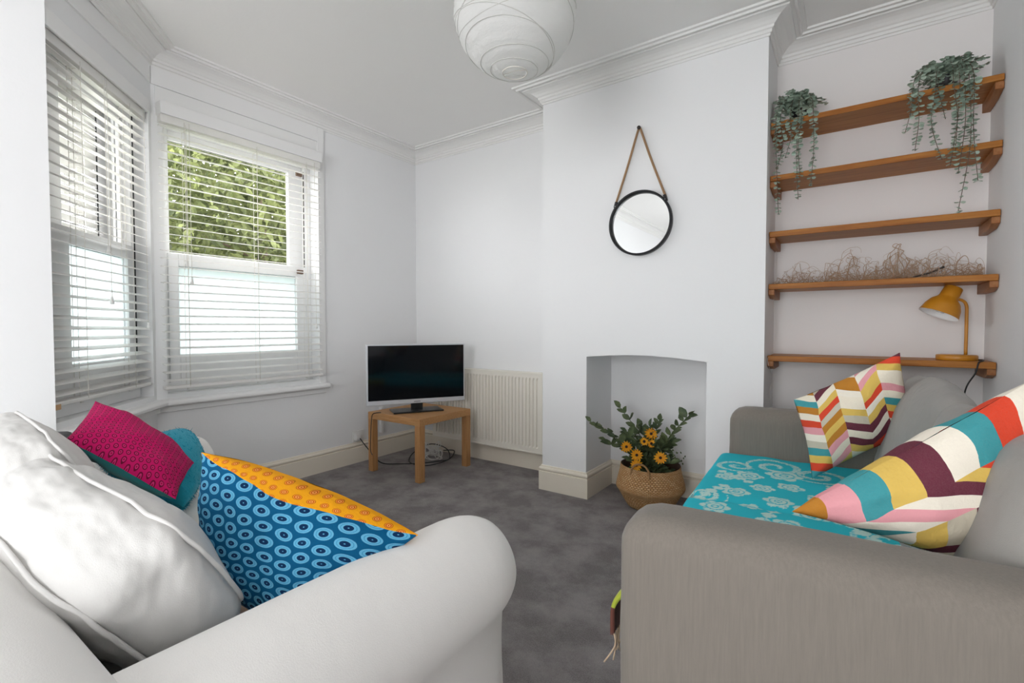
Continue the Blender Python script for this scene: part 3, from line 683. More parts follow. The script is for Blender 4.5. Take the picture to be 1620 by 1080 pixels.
# ------------------------------------------------------------------ side table, TV
tbx0, tby0 = -2.985, 2.37
tb_ = thing('side_table', 'square light oak side table under the television', 'table', (tbx0+.275, tby0+.275, 0))
MB().box(-.275, -.275, .40, .275, .275, .45).build('tabletop', M['oak'], tb_, .002)
for sx in (-1, 1):
    for sy in (-1, 1): MB().box(min(sx*.275, sx*.225), min(sy*.275, sy*.225), 0, max(sx*.275, sx*.225), max(sy*.275, sy*.225), .40).build('leg', M['oakv'], tb_, .003)
A = Vector((-2.877, 2.271, 0)); Bv = Vector((-2.488, 2.912, 0)); c = (A+Bv)/2; dr = (Bv-A).normalized()
tv = thing('television', 'black flat screen television with silver frame on the oak table', 'television', (c.x, c.y, .451), math.atan2(dr.y, dr.x))
W = .375; z0, z1 = .063, .5125
MB().box(-W, .0, z0, W, .035, z1).build('casing', M['silver'], tv, .004)
MB().box(-W+.012, -.002, z0+.034, W-.010, .002, z1-.010).build('screen', M['screen'], tv)
MB().box(-.028, -.0035, z0+.012, .022, -.0005, z0+.018).build('logo', mat('logo_grey', (.25, .25, .27), .4), tv)
MB().box(-.045, .02, .01, .045, .04, z0+.02).build('neck', M['black'], tv, .003)
MB().box(-.19, -.06, .0, .19, .13, .012).build('stand_base', M['black'], tv, .005)
MB().tube([(-.27, .02, .02-.012), (-.31, -.0, .010), (-.335, -.02, .005), (-.345, -.035, -.03), (-.35, -.03, -.12), (-.352, -.02, -.25), (-.33, .05, -.31)], .003, 8, smooth_path=8).build('power_cord', M['cableb'], tv)
sk = thing('wall_socket', 'white power socket above the skirting by the oak table', 'socket', (XW+.001, 2.475, .215))
MB().box(0, -.055, -.043, .012, .055, .043).build('face_plate', M['sock'], sk, .003)
MB().box(.012, -.045, -.03, .045, .0, .02).build('plug', M['sock'], sk, .004)
o = MB().box(XW+.001, 2.69, .20, XW+.03, 2.72, .42).box(XW+.001, 2.655, .28, XW+.012, 2.68, .36).build('pipe_cover', M['gloss'], bevel=.003); tag(o, 'narrow white vertical trunking on the wall behind the oak table', 'trunking')
random.seed(21)
def coil(c, n, rad, r, seed, h=.12, squash=.7):
    random.seed(seed); pts = []
    for i in range(n*7):
        a = i*2*math.pi/7 + random.gauss(0, .12); q = rad*random.uniform(.55, 1.1); pts.append((c[0] + math.cos(a)*q, c[1] + math.sin(a)*q*squash, max(r+.001, c[2] + h*random.random()**1.4*abs(math.sin(i*.37)))))
    return pts
o = MB().tube(coil((-2.84, 2.90, .004), 9, .105, .003, 5, .15), .003, 6, smooth_path=6).build('cable_bundle', M['cablew']); tag(o, 'tangled bundle of white cable on the carpet under the oak table', 'cable')
o = MB().tube([(-3.2, 2.46, .20), (-3.12, 2.47, .13), (-3.0, 2.50, .03), (-2.92, 2.62, .004), (-2.80, 2.72, .004), (-2.72, 2.85, .004), (-2.66, 2.92, .02), (-2.74, 2.97, .08), (-2.9, 2.95, .10), (-3.02, 2.88, .03), (-2.95, 2.75, .004), (-2.83, 2.68, .004), (-2.70, 2.72, .004), (-2.62, 2.86, .03), (-2.66, 2.98, .07), (-2.8, 3.0, .05)], .0042, 8, smooth_path=8).build('extension_lead', M['cableb']); tag(o, 'black cable looping over the carpet behind the oak table legs', 'cable')

# ------------------------------------------------------------------ basket and plant
bk = thing('woven_basket', 'round folded seagrass basket in front of the fireplace niche', 'basket', (-.985, 2.885, 0))
bp = [(0, .002), (.11, .002), (.135, .008), (.150, .03), (.170, .065), (.186, .092), (.194, .104), (.200, .112), (.204, .122), (.203, .132), (.200, .150), (.192, .180), (.184, .210), (.179, .235), (.178, .250), (.175, .256)]
lobes = lambda a, r: r*(1 + .012*math.sin(3*a+1))
def BPf(i, j, prof=bp, n=80): a = 2*math.pi*j/n; r, z = prof[i]; r = lobes(a, r); return (r*math.cos(a), r*math.sin(a), z + .004*math.sin(2*a)*(z/.25))
m = MB(); m.grid(lambda i, j: BPf(i, j), len(bp)-1, 80, cv=True); 
for q in range(len(m.uv)): m.uv[q] = [(v, u) for u, v in m.uv[q]]
m.build('woven_body', M['weave'], bk)
ip = [(.175, .256), (.170, .250), (.170, .20), (.185, .125), (.14, .02), (0, .015)]
m = MB(); m.grid(lambda i, j: BPf(i, j, ip), len(ip)-1, 80, cv=True); m.build('lining', M['weavein'], bk)
for sx, yy in ((-1, -.172), (1, .172)):
    m = MB(); m.tube([(-.055, yy, .215), (-.052, yy*1.01, .255), (-.030, yy*.98, .283), (0, yy*.96, .290), (.030, yy*.98, .283), (.052, yy*1.01, .255), (.055, yy, .215)], .006, 8, smooth_path=6)
    m.build('handle', M['weave'], bk)
random.seed(31)
pl = thing('potted_flowers', 'leafy bouquet with orange daisies standing in the seagrass basket', 'plant', (-.985, 2.90, .02))
MB().lathe([(0, 0), (.07, 0), (.095, .15), (.097, .16), (.09, .16), (.088, .145), (0, .145)], 28).build('pot', M['pot'], pl)
st = MB(); lf = MB()
def oleaf(lf, c, d, up, s_, wd=.34):
    c = Vector(c); d = Vector(d).normalized(); sd = d.cross(Vector(up)).normalized(); nn_ = sd.cross(d)
    k = len(lf.v); L_ = [(0, 0, 0), (.25, .8, .1), (.55, 1, .14), (.85, .5, .08), (1, 0, 0)]
    mid = [c + d*s_*a - nn_*s_*.06*math.sin(a*3.14) for a, _, _ in L_]
    lf.v += mid + [c + d*s_*a + sd*s_*wd*b*.5*1.0 + nn_*s_*h for a, b, h in L_[1:4]] + [c + d*s_*a - sd*s_*wd*b*.5 + nn_*s_*h for a, b, h in L_[1:4]]
    for e in (5, 8):
        f = [(k, k+1, k+e), (k+1, k+2, k+e+1, k+e), (k+2, k+3, k+e+2, k+e+1), (k+3, k+4, k+e+2)]
        for q in f: lf.face(q if e == 5 else q[::-1], 0, None, True)
RT = Vector((math.cos(R(34.9)), math.sin(R(34.9)), 0))     # spread roughly across the niche
branches = [((-.335, -.14, .475), .05, 10), ((-.19, -.02, .56), .055, 8), ((.0, -.02, .46), .045, 8), ((.24, -.05, .565), .055, 11), ((.04, .03, .50), .045, 8), ((-.24, -.10, .35), .06, 8), ((.12, -.06, .40), .05, 8), ((-.12, -.08, .42), .05, 9), ((.10, .05, .35), .05, 6), ((-.08, .05, .45), .05, 7), ((.17, -.08, .28), .05, 5)]
for e, s_, nn in branches:
    p0 = Vector((random.uniform(-.03, .03), random.uniform(-.02, .02), .14)); e = Vector(e); md = p0.lerp(e, .5) + Vector((-e.x*.12, 0, .04))
    pp = catmull([p0, md, e], 12); st.tube(pp, .0022, 5)
    for i in range(nn):
        f_ = .22 + .78*i/(nn-1); q = pp[min(int(f_*24), 24)]; dd = (pp[min(int(f_*24)+1, 24)] - pp[min(int(f_*24)-1, 23)]).normalized()
        for sg in ((-1, 1) if i < nn-1 else (0,)):
            oleaf(lf, q, dd*.7 + Vector((sg*.75*random.uniform(.6, 1.1), random.uniform(-.5, .3), random.uniform(-.15, .3))), (random.gauss(0, .4), -.6, 1), s_*1.2*random.uniform(.75, 1.2), .62)
for i in range(90):
    a = random.uniform(0, 6.28); r_ = random.uniform(.02, .13); z = random.uniform(.17, .38)
    oleaf(lf, (math.cos(a)*r_, math.sin(a)*r_*.8, z), (math.cos(a), math.sin(a), random.uniform(-.1, .8)), (0, -.4, 1), random.uniform(.05, .08), .6)
for i in range(26):   # dark berries / seed heads at the right
    f_ = i/25; q = Vector((.06 + .16*f_, -.06, .26 + .05*math.sin(f_*3) + (.04 if i % 2 else 0))) + Vector((random.gauss(0, .006), random.gauss(0, .006), random.gauss(0, .006)))
    oleaf(lf, q, (random.gauss(0, 1), 0, 1), (0, -1, .2), .014, .6)
st.build('stems', M['leaf'], pl); lf.build('leaves', M['leaf'], pl)
for i, (fx, fz, fy_) in enumerate([(.01, .425, -.03), (-.115, .345, -.11), (-.035, .315, -.15), (-.035, .255, -.15), (.10, .315, -.13), (-.015, .385, -.08), (.02, .37, -.05)]):
    m = MB(); cc = Vector((fx, fy_, fz)); nrm_ = Vector((random.gauss(.25, .25), -1, random.uniform(.1, .6))).normalized(); ax = nrm_.orthogonal().normalized(); ay = nrm_.cross(ax)
    s_ = .034 if i not in (5, 6) else .022
    for k in range(13):
        a = k/13*6.283; d = ax*math.cos(a) + ay*math.sin(a); oleaf(m, cc + d*.006, d + nrm_*.08, nrm_, s_*random.uniform(.85, 1.05), .42)
    fl = m.build('flower', M['petal'], pl); 
    rot = nrm_.to_track_quat('Z', 'Y').to_matrix().to_4x4()
    MB().lathe([(.008, 0), (.0085, .004), (.005, .009), (0, .010)], 12, cc, 0, rot).build('flower_centre', M['fcentre'], fl)

# ------------------------------------------------------------------ soft furnishing helpers
def fb(x): return noise.fractal(Vector(x), 1.0, 2.0, 4)
def rbox(m, cx, cy, cz, hx, hy, hz, r=.04, puff=0.0, n=14, wr=0.0, seed=0, mtx=None, e=None, fun=None):
    """rounded, puffed box as a cube-sphere grid (6 patches, welded on build)"""
    faces = [((1,0,0),(0,1,0),(0,0,1)), ((-1,0,0),(0,0,1),(0,1,0)), ((0,1,0),(0,0,1),(1,0,0)), ((0,-1,0),(1,0,0),(0,0,1)), ((0,0,1),(1,0,0),(0,1,0)), ((0,0,-1),(0,1,0),(1,0,0))]
    H = Vector((hx, hy, hz)); c = Vector((cx, cy, cz))
    for fn, fu, fv in faces:
        fn, fu, fv = Vector(fn), Vector(fu), Vector(fv)
        def P(i, j):
            a = math.sin((i/n*2-1)*math.pi/2)*.35 + (i/n*2-1)*.65; b = math.sin((j/n*2-1)*math.pi/2)*.35 + (j/n*2-1)*.65
            q = fn + fu*a + fv*b
            p = Vector((q.x*H.x, q.y*H.y, q.z*H.z))
            inner = Vector([max(min(p[k], H[k]-r), -(H[k]-r)) for k in range(3)])
            d = p - inner
            if d.length > 1e-9: p = inner + d.normalized()*r if d.length > 0 else p
            if puff:
                ux, uy, uz = p.x/H.x, p.y/H.y, p.z/H.z; k = [(1-uy*uy)*(1-uz*uz), (1-ux*ux)*(1-uz*uz), (1-ux*ux)*(1-uy*uy)]
                k = [max(0, v) for v in k]
                pf = puff if isinstance(puff, (tuple, list)) else (puff,)*3
                p = p + Vector([pf[t_]*k[t_]*(1 if p[t_] > 0 else -1)*abs((ux, uy, uz)[t_]) for t_ in range(3)])
            if fun: p = fun(p)
            if wr:
                nv_ = noise.noise_vector(p*7 + Vector((seed, seed, 0)))*wr + noise.noise_vector(p*16 + Vector((0, seed, 0)))*wr*.4; p = p + nv_
            p = p + c
            return mtx @ p if mtx else p
        m.grid(P, n, n)
    return m
def soft(name, mt, parent, *a, **k):
    sub = k.pop('sub', 0); m = MB(); rbox(m, *a, **k); return m.build(name, mt, parent, weld=True, subsurf=sub)
def cushion(m, c4, thick, n=30, concave=.05, wr=.006, seed=0, mi_front=0, mi_back=1, bulge=None, power=.5, seamfn=None, corner=.0, uvrot=False):
    """throw cushion from four 3D corners (in order round the square); front face is c0->c1->c2->c3 counter-clockwise"""
    c4 = [Vector(c) for c in c4]; nrm_ = ((c4[1]-c4[0]).cross(c4[3]-c4[0]) + (c4[2]-c4[1]).cross(c4[3]-c4[2])).normalized(); cen = sum(c4, Vector())/4
    bulge = bulge or (0, 0, 0, 0)
    for side in (1, -1):
        def par(i, j):
            u = i/n*2-1; u = math.copysign(1-(1-abs(u))**1.35, u); v = j/n*2-1
            if seamfn:
                k_ = .8*2-1; sv = seamfn((u+1)/2)*2-1 if side == 1 else .7
                sv = min(sv, .9999)
                v = -1 + (v+1)/(k_+1)*(sv+1) if v <= k_ else sv + (v-k_)/(1-k_)*(1-sv)
            else: v = math.copysign(1-(1-abs(v))**1.35, v)
            return u, v
        def P(i, j):
            u, v = par(i, j)
            uu, vv = u, v
            # edge pull-in
            eu = 1 - concave*(1-v*v); ev = 1 - concave*(1-u*u)
            u2, v2 = u*eu, v*ev
            if v > 0: v2 += bulge[2]*(1-u*u)*v*v
            if v < 0: v2 -= bulge[0]*(1-u*u)*v*v
            if u > 0: u2 += bulge[1]*(1-v*v)*u*u
            if u < 0: u2 -= bulge[3]*(1-v*v)*u*u
            s_, t_ = (u2+1)/2, (v2+1)/2
            p = c4[0]*(1-s_)*(1-t_) + c4[1]*s_*(1-t_) + c4[2]*s_*t_ + c4[3]*(1-s_)*t_
            h = thick*(max(0, 1-uu*uu)**power)*(max(0, 1-vv*vv)**power)
            q = p + nrm_*side*h*.5
            ed = max(0, 1-max(abs(uu), abs(vv))**6)
            w_ = noise.noise_vector(q*9 + Vector((seed, 0, side)))*wr + noise.noise_vector(q*22 + Vector((0, seed, side)))*wr*.45
            rad = math.atan2(vv, uu); crease = wr*1.2*math.sin(rad*9 + seed + 3*fb((uu, vv, seed)))*max(0, (uu*uu+vv*vv)**.5 - .45)*ed
            return q + w_*(.35 + .65*ed) + nrm_*side*crease
        def mi(i, j):
            if seamfn and side == 1 and (j+.5)/n > .8: return mi_back
            return mi_front if side == 1 else mi_back
        m.grid(P, n, n, mi=mi, flip=(side == -1), uvs=lambda i, j: tuple((q+1)/2 for q in par(i, j)))
    return m
def seam_tube(c4, concave, n=12):
    return None

# ------------------------------------------------------------------ white sofa (Y = depth, faces +Y)
ws = thing('white_sofa', 'white loose covered two seat sofa with rolled arms', 'sofa', (-1.53, .49, 0))
ox, oy = -1.53, .49
XA0, XA1 = -.64, -2.43
def wsarm(cx, sgn):
    """rolled arm: keyhole section swept along Y; sgn +1 for the near (viewer side) arm"""
    m = MB(); r = .128; cz = .512; y0, y1 = .03, .955
    sec = []
    for k in range(0, 25):       # roll from inner bottom over the top to the outer underside
        a = R(200) - R(250)*k/24; sec.append((math.cos(a)*r*1.02, math.sin(a)*r, 1))
    x_in = sec[0][0]; x_out = sec[-1][0]
    inner = [(-.095, -.40, 0), (-.100, -.25, 0), (-.112, -.12, 0)]
    outer = [(.058, -.155, 0), (.052, -.22, 0), (.055, -.32, 0), (.060, -.40, 0), (.075, -.485, 0)]
    pr = inner + sec + outer
    ys = [0, .012, .03, .06, .10, .2, .35, .5, .65, .8, .88, .93, .965, .988, 1.0]
    def P(i, j):
        t_ = ys[i]; y = y0 + (y1-y0)*t_; e = (y1-y)/.085; sh = 1.0
        if e < 1: sh = (1-(1-e)**2.4*1.0)**.5 if e > 0 else 0
        sh = max(sh, .0) if i == len(ys)-1 else max(sh, .25)
        px_, pz_, roll = pr[j]
        soften = .72 + .28*sh if not roll else sh
        if not roll: soften = .80 + .20*min(1, max(0, e))**.4
        if roll: soften = .60 + .40*min(1, max(0, e))**.45
        wob = fb((t_*3, j*.12, sgn))*.004
        x = px_*soften; z = pz_*soften if roll else pz_
        if not roll and pz_ > -.2: z = pz_*soften
        return (cx + sgn*(x + wob) - ox, y - oy, cz + z + wob)
    NJ = len(pr)-1
    m.grid(P, len(ys)-1, NJ, smooth=True, flip=(sgn < 0))
    # front cap, slightly domed
    k0 = len(m.v); L_ = len(ys)-1; ring_ = [Vector(P(L_, j)) for j in range(NJ+1)]; cen = sum(ring_, Vector())/len(ring_)
    for s_, bulge_ in ((1, 0), (.85, .012), (.5, .022), (.0, .025)):
        for q in ring_: m.v.append(tuple(cen.lerp(q, s_) + Vector((0, bulge_, 0))))
    n_ = NJ+1
    for a in range(3):
        for j in range(n_): m.face((k0+a*n_+j, k0+a*n_+(j+1) % n_, k0+(a+1)*n_+(j+1) % n_, k0+(a+1)*n_+j), 0, None, True)
    return m
wsarm(-.742, 1).build('arm', M['wfab'], ws, weld=True, subsurf=1)
wsarm(-2.295, -1).build('arm', M['wfab'], ws, weld=True, subsurf=1)
soft('base', M['wfab'], ws, 0, .0, .19, .70, .40, .12, r=.03)
def skirt():
    m = MB(); pts = []
    x0, x1, y0, y1 = -.695, -2.365, .06, .93
    path = [(x0, y0), (x0+.01, y1-.02), (x0-.0, y1), (x1, y1), (x1, y0)]
    L_ = []; n = 90
    tot = sum((Vector(path[i+1])-Vector(path[i])).length for i in range(4)); acc = 0
    for i in range(4):
        a, b = Vector(path[i]), Vector(path[i+1]); k = max(2, int(n*(b-a).length/tot)); d = (b-a).normalized(); no = Vector((d.y, -d.x))*-1 
        for q in range(k): L_.append((a.lerp(b, q/k), no))
    def P(i, j):
        p, no = L_[i]; f = j/6; fl = f*.022 + .006*math.sin(i*1.1)*f + .03*f*math.exp(-((i-38)/2.2)**2)
        return (p.x - no.x*fl*-1 - ox, p.y - no.y*fl*-1 - oy, .235 - .222*f)
    m.grid(P, len(L_)-1, 6); return m
def skirt2():
    m = MB(); x0, x1, y0, y1 = -.705, -2.355, .06, .935; cx_, cy_ = (x0+x1)/2, (y0+y1)/2
    path = [Vector(p) for p in ((x0, y0), (x0, y1), (x1, y1), (x1, y0))]; L_ = []
    for i in range(3):
        a, b = path[i], path[i+1]; k = int((b-a).length/.02); d = (b-a).normalized(); no = Vector((d.y, -d.x))
        if no.dot(a.lerp(b, .5) - Vector((cx_, cy_))) < 0: no = -no
        for q in range(k+1): L_.append((a.lerp(b, q/k), no, min(q, k-q)*.02))
    def P(i, j):
        p, no, ed = L_[i]; f = j/6; fl = .004 + f*(.022 + .012*math.sin(i*.55)) + .028*f*math.exp(-(ed/.035)**2)
        return (p.x + no.x*fl - ox, p.y + no.y*fl - oy, .27 - .258*f)
    m.grid(P, len(L_)-1, 6)
    return m
o = skirt2().build('skirt', M['wfab'], ws); so = o.modifiers.new('sol', 'SOLIDIFY'); so.thickness = .004
m = MB(); m.tube([(-.700-ox, .07-oy, .27), (-.700-ox, .90-oy, .27), (-.705-ox, .935-oy, .272), (-.8-ox, .94-oy, .272)], .005, 8); m.build('skirt_piping', M['wfab'], ws)
# back frame with rolled top and sloping shoulders
def backframe():
    m = MB(); n1, n2 = 40, 20
    def P(i, j):
        t_ = i/n1; x = -.68 + (-2.40 + .68)*t_; top = .80
        ex = max(0, ((-2.10) - x)/.30); ex = min(ex, 1); top = .70 - .07*ex**1.3
        a = math.pi*j/n2; hw = .128
        # section: front bottom -> over the top -> back bottom
        if j <= 4: y = .085+hw*1.15*(1-.1*j/4); z = .30 + (top-.10-.30)*j/4
        elif j >= n2-4: y = .085-hw; z = .04 + (top-.10-.04)*(n2-j)/4
        else:
            b = math.pi*(j-4)/(n2-8); y = .085 + math.cos(b)*hw*1.04; z = top-.10 + math.sin(b)*.10
        z += fb((x*3, j*.2, 0))*.006
        return (x-ox, y-oy, z)
    m.grid(P, n1, n2); return m
m = backframe(); k = 0
m.build('back', M['wfab'], ws, subsurf=1)
for i, (xa, xb) in enumerate(((-.885, -1.525), (-1.535, -2.18))):
    soft('seat_cushion', M['wfab'], ws, (xa+xb)/2-ox, .62-oy, .385, abs(xb-xa)/2, .325, .075, r=.045, puff=(.012, .01, .02), wr=.005, seed=i)
def boxcush(parent, name, mt, cx, cy, cz, hx, ht, hh, tilt, yaw, roll, seed, pipe=True, puff=(.02, .05, .03), wr=.010, r=.035, crease=True):
    T_ = Matrix.Translation((cx, cy, cz)) @ Matrix.Rotation(yaw, 4, 'Z') @ Matrix.Rotation(roll, 4, 'Y') @ Matrix.Rotation(tilt, 4, 'X')
    o = soft(name, mt, parent, 0, 0, 0, hx, ht, hh, r=r, puff=puff, n=26, wr=wr, seed=seed, mtx=T_)
    if pipe:
        m = MB()
        for sy in (1, -1):
            pts = []; N = 64
            for q in range(N+1):
                a = 2*math.pi*q/N; ca, sa = math.cos(a), math.sin(a); e = .28
                x = math.copysign(abs(ca)**e, ca)*(hx-.004); z = math.copysign(abs(sa)**e, sa)*(hh-.004); y = sy*(ht-.004)
                ux, uz = x/hx, z/hh
                p = Vector((x + puff[0]*.30*(1-uz*uz)*ux, y, z + puff[2]*.30*(1-ux*ux)*uz))
                nv_ = noise.noise_vector(p*7 + Vector((seed, seed, 0)))*wr + noise.noise_vector(p*16 + Vector((0, seed, 0)))*wr*.4
                pts.append(T_ @ (p + nv_))
            m.tube(pts, .0042, 8, cap=False)
        m.build('piping', mt, o)
    return o
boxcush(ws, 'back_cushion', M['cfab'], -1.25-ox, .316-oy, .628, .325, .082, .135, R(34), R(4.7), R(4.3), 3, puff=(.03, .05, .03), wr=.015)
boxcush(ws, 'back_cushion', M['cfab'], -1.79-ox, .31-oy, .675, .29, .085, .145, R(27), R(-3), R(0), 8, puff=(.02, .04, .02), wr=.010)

# throw cushions on the white sofa
m = MB()
cushion(m, [(-1.17, .50, .52), (-.90, .52, .47), (-.725, .70, .66), (-1.25, .51, .795)], .20, n=40, concave=.04, wr=.008, seed=2, bulge=(0, 0, .21, 0),
        seamfn=lambda s_: 1.0 - .11*math.sin(math.pi*s_)**.8)
o = m.build('throw_cushion', [M['blue'], M['yellow']], weld=True); tag(o, 'big blue ring print cushion with yellow reverse propped on the white sofa', 'cushion')
m = MB()
cushion(m, [(-1.47, .535, .63), (-1.82, .72, .63), (-2.13, .54, .835), (-1.85, .40, .765)], .13, n=32, concave=.04, wr=.006, seed=5)
o = m.build('throw_cushion', [M['magenta'], M['tealback']], weld=True); tag(o, 'magenta ring print cushion with teal back near the far arm', 'cushion')
m = MB()
cushion(m, [(-1.75, .66, .51), (-1.99, .82, .54), (-2.12, .81, .685), (-1.98, .50, .68)], .17, n=32, concave=0, wr=.004, seed=6, bulge=(.06, .06, .06, .06), power=.4)
o = m.build('throw_cushion', [M['fluff'], M['fluff']], weld=True); tag(o, 'fluffy plain teal cushion tucked behind the magenta one', 'cushion')
m = MB(); me = o.data; random.seed(3)      # soft pile
for p in me.polygons:
    for _ in range(7):
        vs = [me.vertices[i].co for i in p.vertices]; a, b = random.random(), random.random()
        q = vs[0].lerp(vs[1], a).lerp(vs[-1].lerp(vs[2] if len(vs) > 3 else vs[1], a), b); nn_ = p.normal + Vector([random.gauss(0, .6) for _ in range(3)]); sd = nn_.orthogonal().normalized()*.0011; k = len(m.v)
        m.v += [q - sd, q + sd, q + nn_.normalized()*random.uniform(.008, .019)]; m.face((k, k+1, k+2))
tag_o = m.build('pile', M['fluff'], o); tag_o['kind'] = 'stuff'

# ------------------------------------------------------------------ grey sofa (local: x depth to the back, y length)
gs = thing('grey_sofa', 'grey woven fabric two seat sofa along the right wall', 'sofa', (-.402, .95, 0), R(2.8))
LG, DG, HG = 1.76, .86, .695
def garm(y0, y1):
    def fun(p):    # drop the front top corner, soft slope
        u = (p.x/(DG/2)); 
        if p.z > 0: p = p + Vector((0, 0, -.012*max(0, -u-.80)/.2*max(0, p.z/(HG/2))))
        return p
    return soft('arm', M['gfab'], gs, DG/2, (y0+y1)/2, HG/2+.02, DG/2, (y1-y0)/2, HG/2-.02, r=.058, puff=(0, .008, .006), n=20, wr=.003, fun=fun)
garm(0, .175); garm(LG-.175, LG)
soft('base', M['gfab'], gs, .44, LG/2, .18, .41, LG/2-.17, .13, r=.02)
soft('back', M['gfab'], gs, DG-.05, LG/2, .37, .05, LG/2-.02, .33, r=.04)
for y0, y1 in ((.18, LG/2), (LG/2, LG-.18)): soft('seat_cushion', M['gfab'], gs, .37, (y0+y1)/2, .375, .375, (y1-y0)/2-.003, .068, r=.035, puff=(.008, 0, .015), wr=.003)
for s_, (yy, h_, tl) in enumerate(((.525, .655, 14), (1.225, .675, 14))):
    T_ = Matrix.Translation((.665, yy, h_)) @ Matrix.Rotation(R(90), 4, 'Z') @ Matrix.Rotation(R(tl), 4, 'X')
    soft('back_cushion', M['gcush'], gs, 0, 0, 0, .345, .05, .22, r=.04, puff=(.02, .035, .02), n=22, wr=.010, seed=s_*4, mtx=T_)
for xx in (.05, .80):
    for yy in (.06, LG-.06): MB().lathe([(0, 0), (.018, 0), (.022, .045), (0, .045)], 12, (xx, yy, 0)).build('foot', M['black'], gs)
def W2(x, y, z=0): a = R(2.8); return (-.402 + x*math.cos(a) - y*math.sin(a), .95 + x*math.sin(a) + y*math.cos(a), z)

# teal floral throw on the seat
def pattern(u, v):
    """u across depth (m), v along length (m) -> 0..1 pale motif"""
    val = 0.0
    def flower(cx, cy, r, k, ph=0):
        dx, dy = u-cx, v-cy; d = math.hypot(dx, dy)
        if d > r*1.1: return 0
        a = math.atan2(dy, dx); e = r*(.72 + .28*abs(math.cos(k*a/2 + ph)))
        if d < r*.16: return 1
        if d < r*.26: return 0
        return 1 if d < e and not (abs(d - r*.55) < r*.05) else 0
    def scroll(cx, cy, r, turns, w_, ph, dr_=1):
        dx, dy = u-cx, v-cy; d = math.hypot(dx, dy)
        if d > r*1.05 or d < r*.12: return 0
        a = (math.atan2(dy, dx)*dr_ + ph) % (2*math.pi); t_ = (d/r*turns - a/(2*math.pi)) % 1.0
        return 1 if t_ < w_ and not ((a*14) % 1 < .18) else 0
    fl = [(.30, 1.30, .07, 6), (.18, 1.22, .055, 5), (.10, 1.16, .045, 5), (.33, 1.15, .05, 5), (.24, 1.08, .045, 6), (.42, 1.06, .04, 5), (.16, .98, .05, 5), (.30, .95, .05, 6), (.40, .90, .06, 5), (.50, .86, .045, 5), (.22, .86, .04, 5), (.12, .78, .05, 6), (.48, 1.22, .04, 5), (.56, .98, .05, 6), (.34, .74, .05, 5), (.2, .66, .05, 5), (.45, .64, .05, 6)]
    for f in fl: val = max(val, flower(*f))
    for s_ in ((.26, 1.42, .11, 1.6, .42, 0, 1), (.42, 1.36, .10, 1.7, .45, 2, -1), (.12, 1.34, .08, 1.5, .45, 4, 1), (.55, 1.12, .08, 1.5, .4, 1, -1), (.07, .90, .07, 1.5, .4, 3, 1), (.58, .76, .08, 1.6, .4, 5, 1)): val = max(val, scroll(*s_))
    # leafy sprays
    if not val:
        for (ax, ay, bx, by) in ((.12, 1.05, .04, .86), (.30, .88, .24, .60), (.42, .98, .62, .92), (.20, 1.12, .06, 1.24), (.5, .85, .6, .62)):
            dx, dy = bx-ax, by-ay; L2 = dx*dx+dy*dy; t_ = ((u-ax)*dx + (v-ay)*dy)/L2
            if 0 < t_ < 1:
                d = abs((u-ax)*dy - (v-ay)*dx)/math.sqrt(L2); w_ = .022*abs(math.sin(t_*math.pi*5))
                if d < w_ and d > .002 or d < .0025: val = 1
    if noise.noise(Vector((u*60, v*60, 1))) > .38: val *= .35
    return val
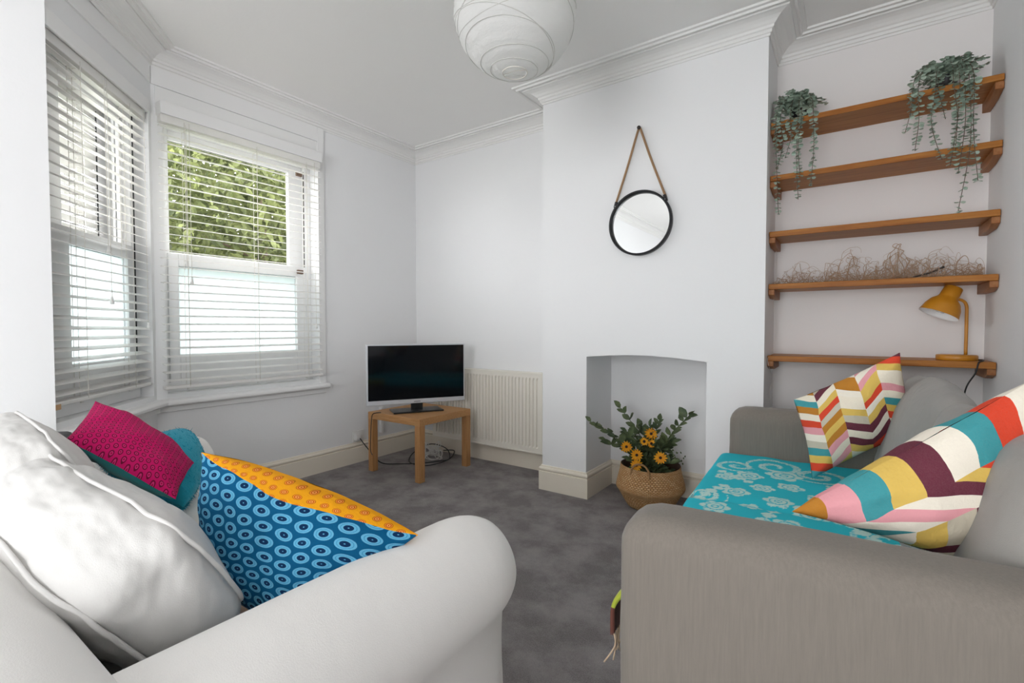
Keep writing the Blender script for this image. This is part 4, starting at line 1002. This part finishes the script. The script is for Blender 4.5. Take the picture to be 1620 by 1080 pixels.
def throw():
    m = MB(); n1, n2 = 190, 330; lo, hi = .215, LG-.19
    def P(i, j):
        s_ = i/n1; v = lo + (hi-lo)*j/n2; d = s_*.78      # distance from the hanging front edge
        drop = .10
        if d < drop: x = -.028 + .012*math.sin(v*19)*(1-d/drop); z = .462 - (drop-d)
        elif d < drop+.05: a = (d-drop)/.05*math.pi/2; x = -.028+.032*(1-math.cos(a)); z = .462 + .018*math.sin(a) - .005
        else: x = .004 + (d-drop-.05); z = .475
        z += .004*noise.noise(Vector((x*9, v*9, 0))) + (.012*math.exp(-((v-LG/2)/.03)**2)*-1 if d > .12 else 0)
        ed = (hi-v)/.03
        return W2(x, v + .006*math.sin(x*14), z)
    m.grid(P, n1, n2); o = m.build('floral_throw', M['throw'])
    ca = o.data.color_attributes.new('pattern', 'FLOAT_COLOR', 'POINT')
    for i in range(n1+1):
        for j in range(n2+1):
            s_ = i/n1; v = lo + (hi-lo)*j/n2; p_ = pattern(s_*.78 - .10, v); ca.data[i*(n2+1)+j].color = (p_, p_, p_, 1)
    so = o.modifiers.new('sol', 'SOLIDIFY'); so.thickness = .004; so.offset = 1
    return o
tag(throw(), 'turquoise throw with pale floral pattern spread over the grey sofa seat', 'throw')

# chevron cushions
m = MB()
cushion(m, [(-.109, 2.203, .50), (.215, 2.377, .70), (.155, 2.30, .995), (-.19, 2.38, .78)], .17, n=36, concave=.05, wr=.009, seed=9)
o = m.build('throw_cushion', [M['chev_a'], M['chev_a']], weld=True); tag(o, 'smaller multicoloured chevron cushion standing on the turquoise throw', 'cushion')
m = MB()
cushion(m, [(-.095, 1.185, .695), (.175, 1.27, .63), (.43, 1.62, .82), (.30, 1.38, .985)], .18, n=36, concave=.03, wr=.007, seed=13)
o = m.build('throw_cushion', [M['chev_b'], M['chev_b']], weld=True); tag(o, 'large multicoloured chevron cushion leaning on the near grey arm', 'cushion')

# fringed blanket hanging off the front of the grey sofa
bl = thing('fringed_blanket', 'lime and rust fringed blanket hanging beside the grey sofa arm', 'blanket', W2(-.02, .30, .43))
bl.rotation_euler = (0, 0, R(2.8))
m = MB()
m.grid(lambda i, j: (-.012 - .030*math.sin(min(1, i/5)*1.57) - .004*math.sin(j*.9), -.12 + .30*j/20, .0 - .115*(i/10)), 10, 20, mi=lambda i, j: 0 if i < 4 else 1)
o = m.build('blanket_fold', [M['lime'], M['rust']], bl); so = o.modifiers.new('sol', 'SOLIDIFY'); so.thickness = .01
random.seed(2); m = MB()
for j in range(22):
    y = -.12 + .30*j/21; m.tube([(-.042, y, -.11), (-.045 + random.uniform(-.008, .004), y + random.uniform(-.006, .006), -.145), (-.048 + random.uniform(-.018, .01), y + random.uniform(-.012, .012), -.185)], .0022, 5, smooth_path=3)
o = m.build('fringe', M['fringe'], bl); o['kind'] = 'stuff'
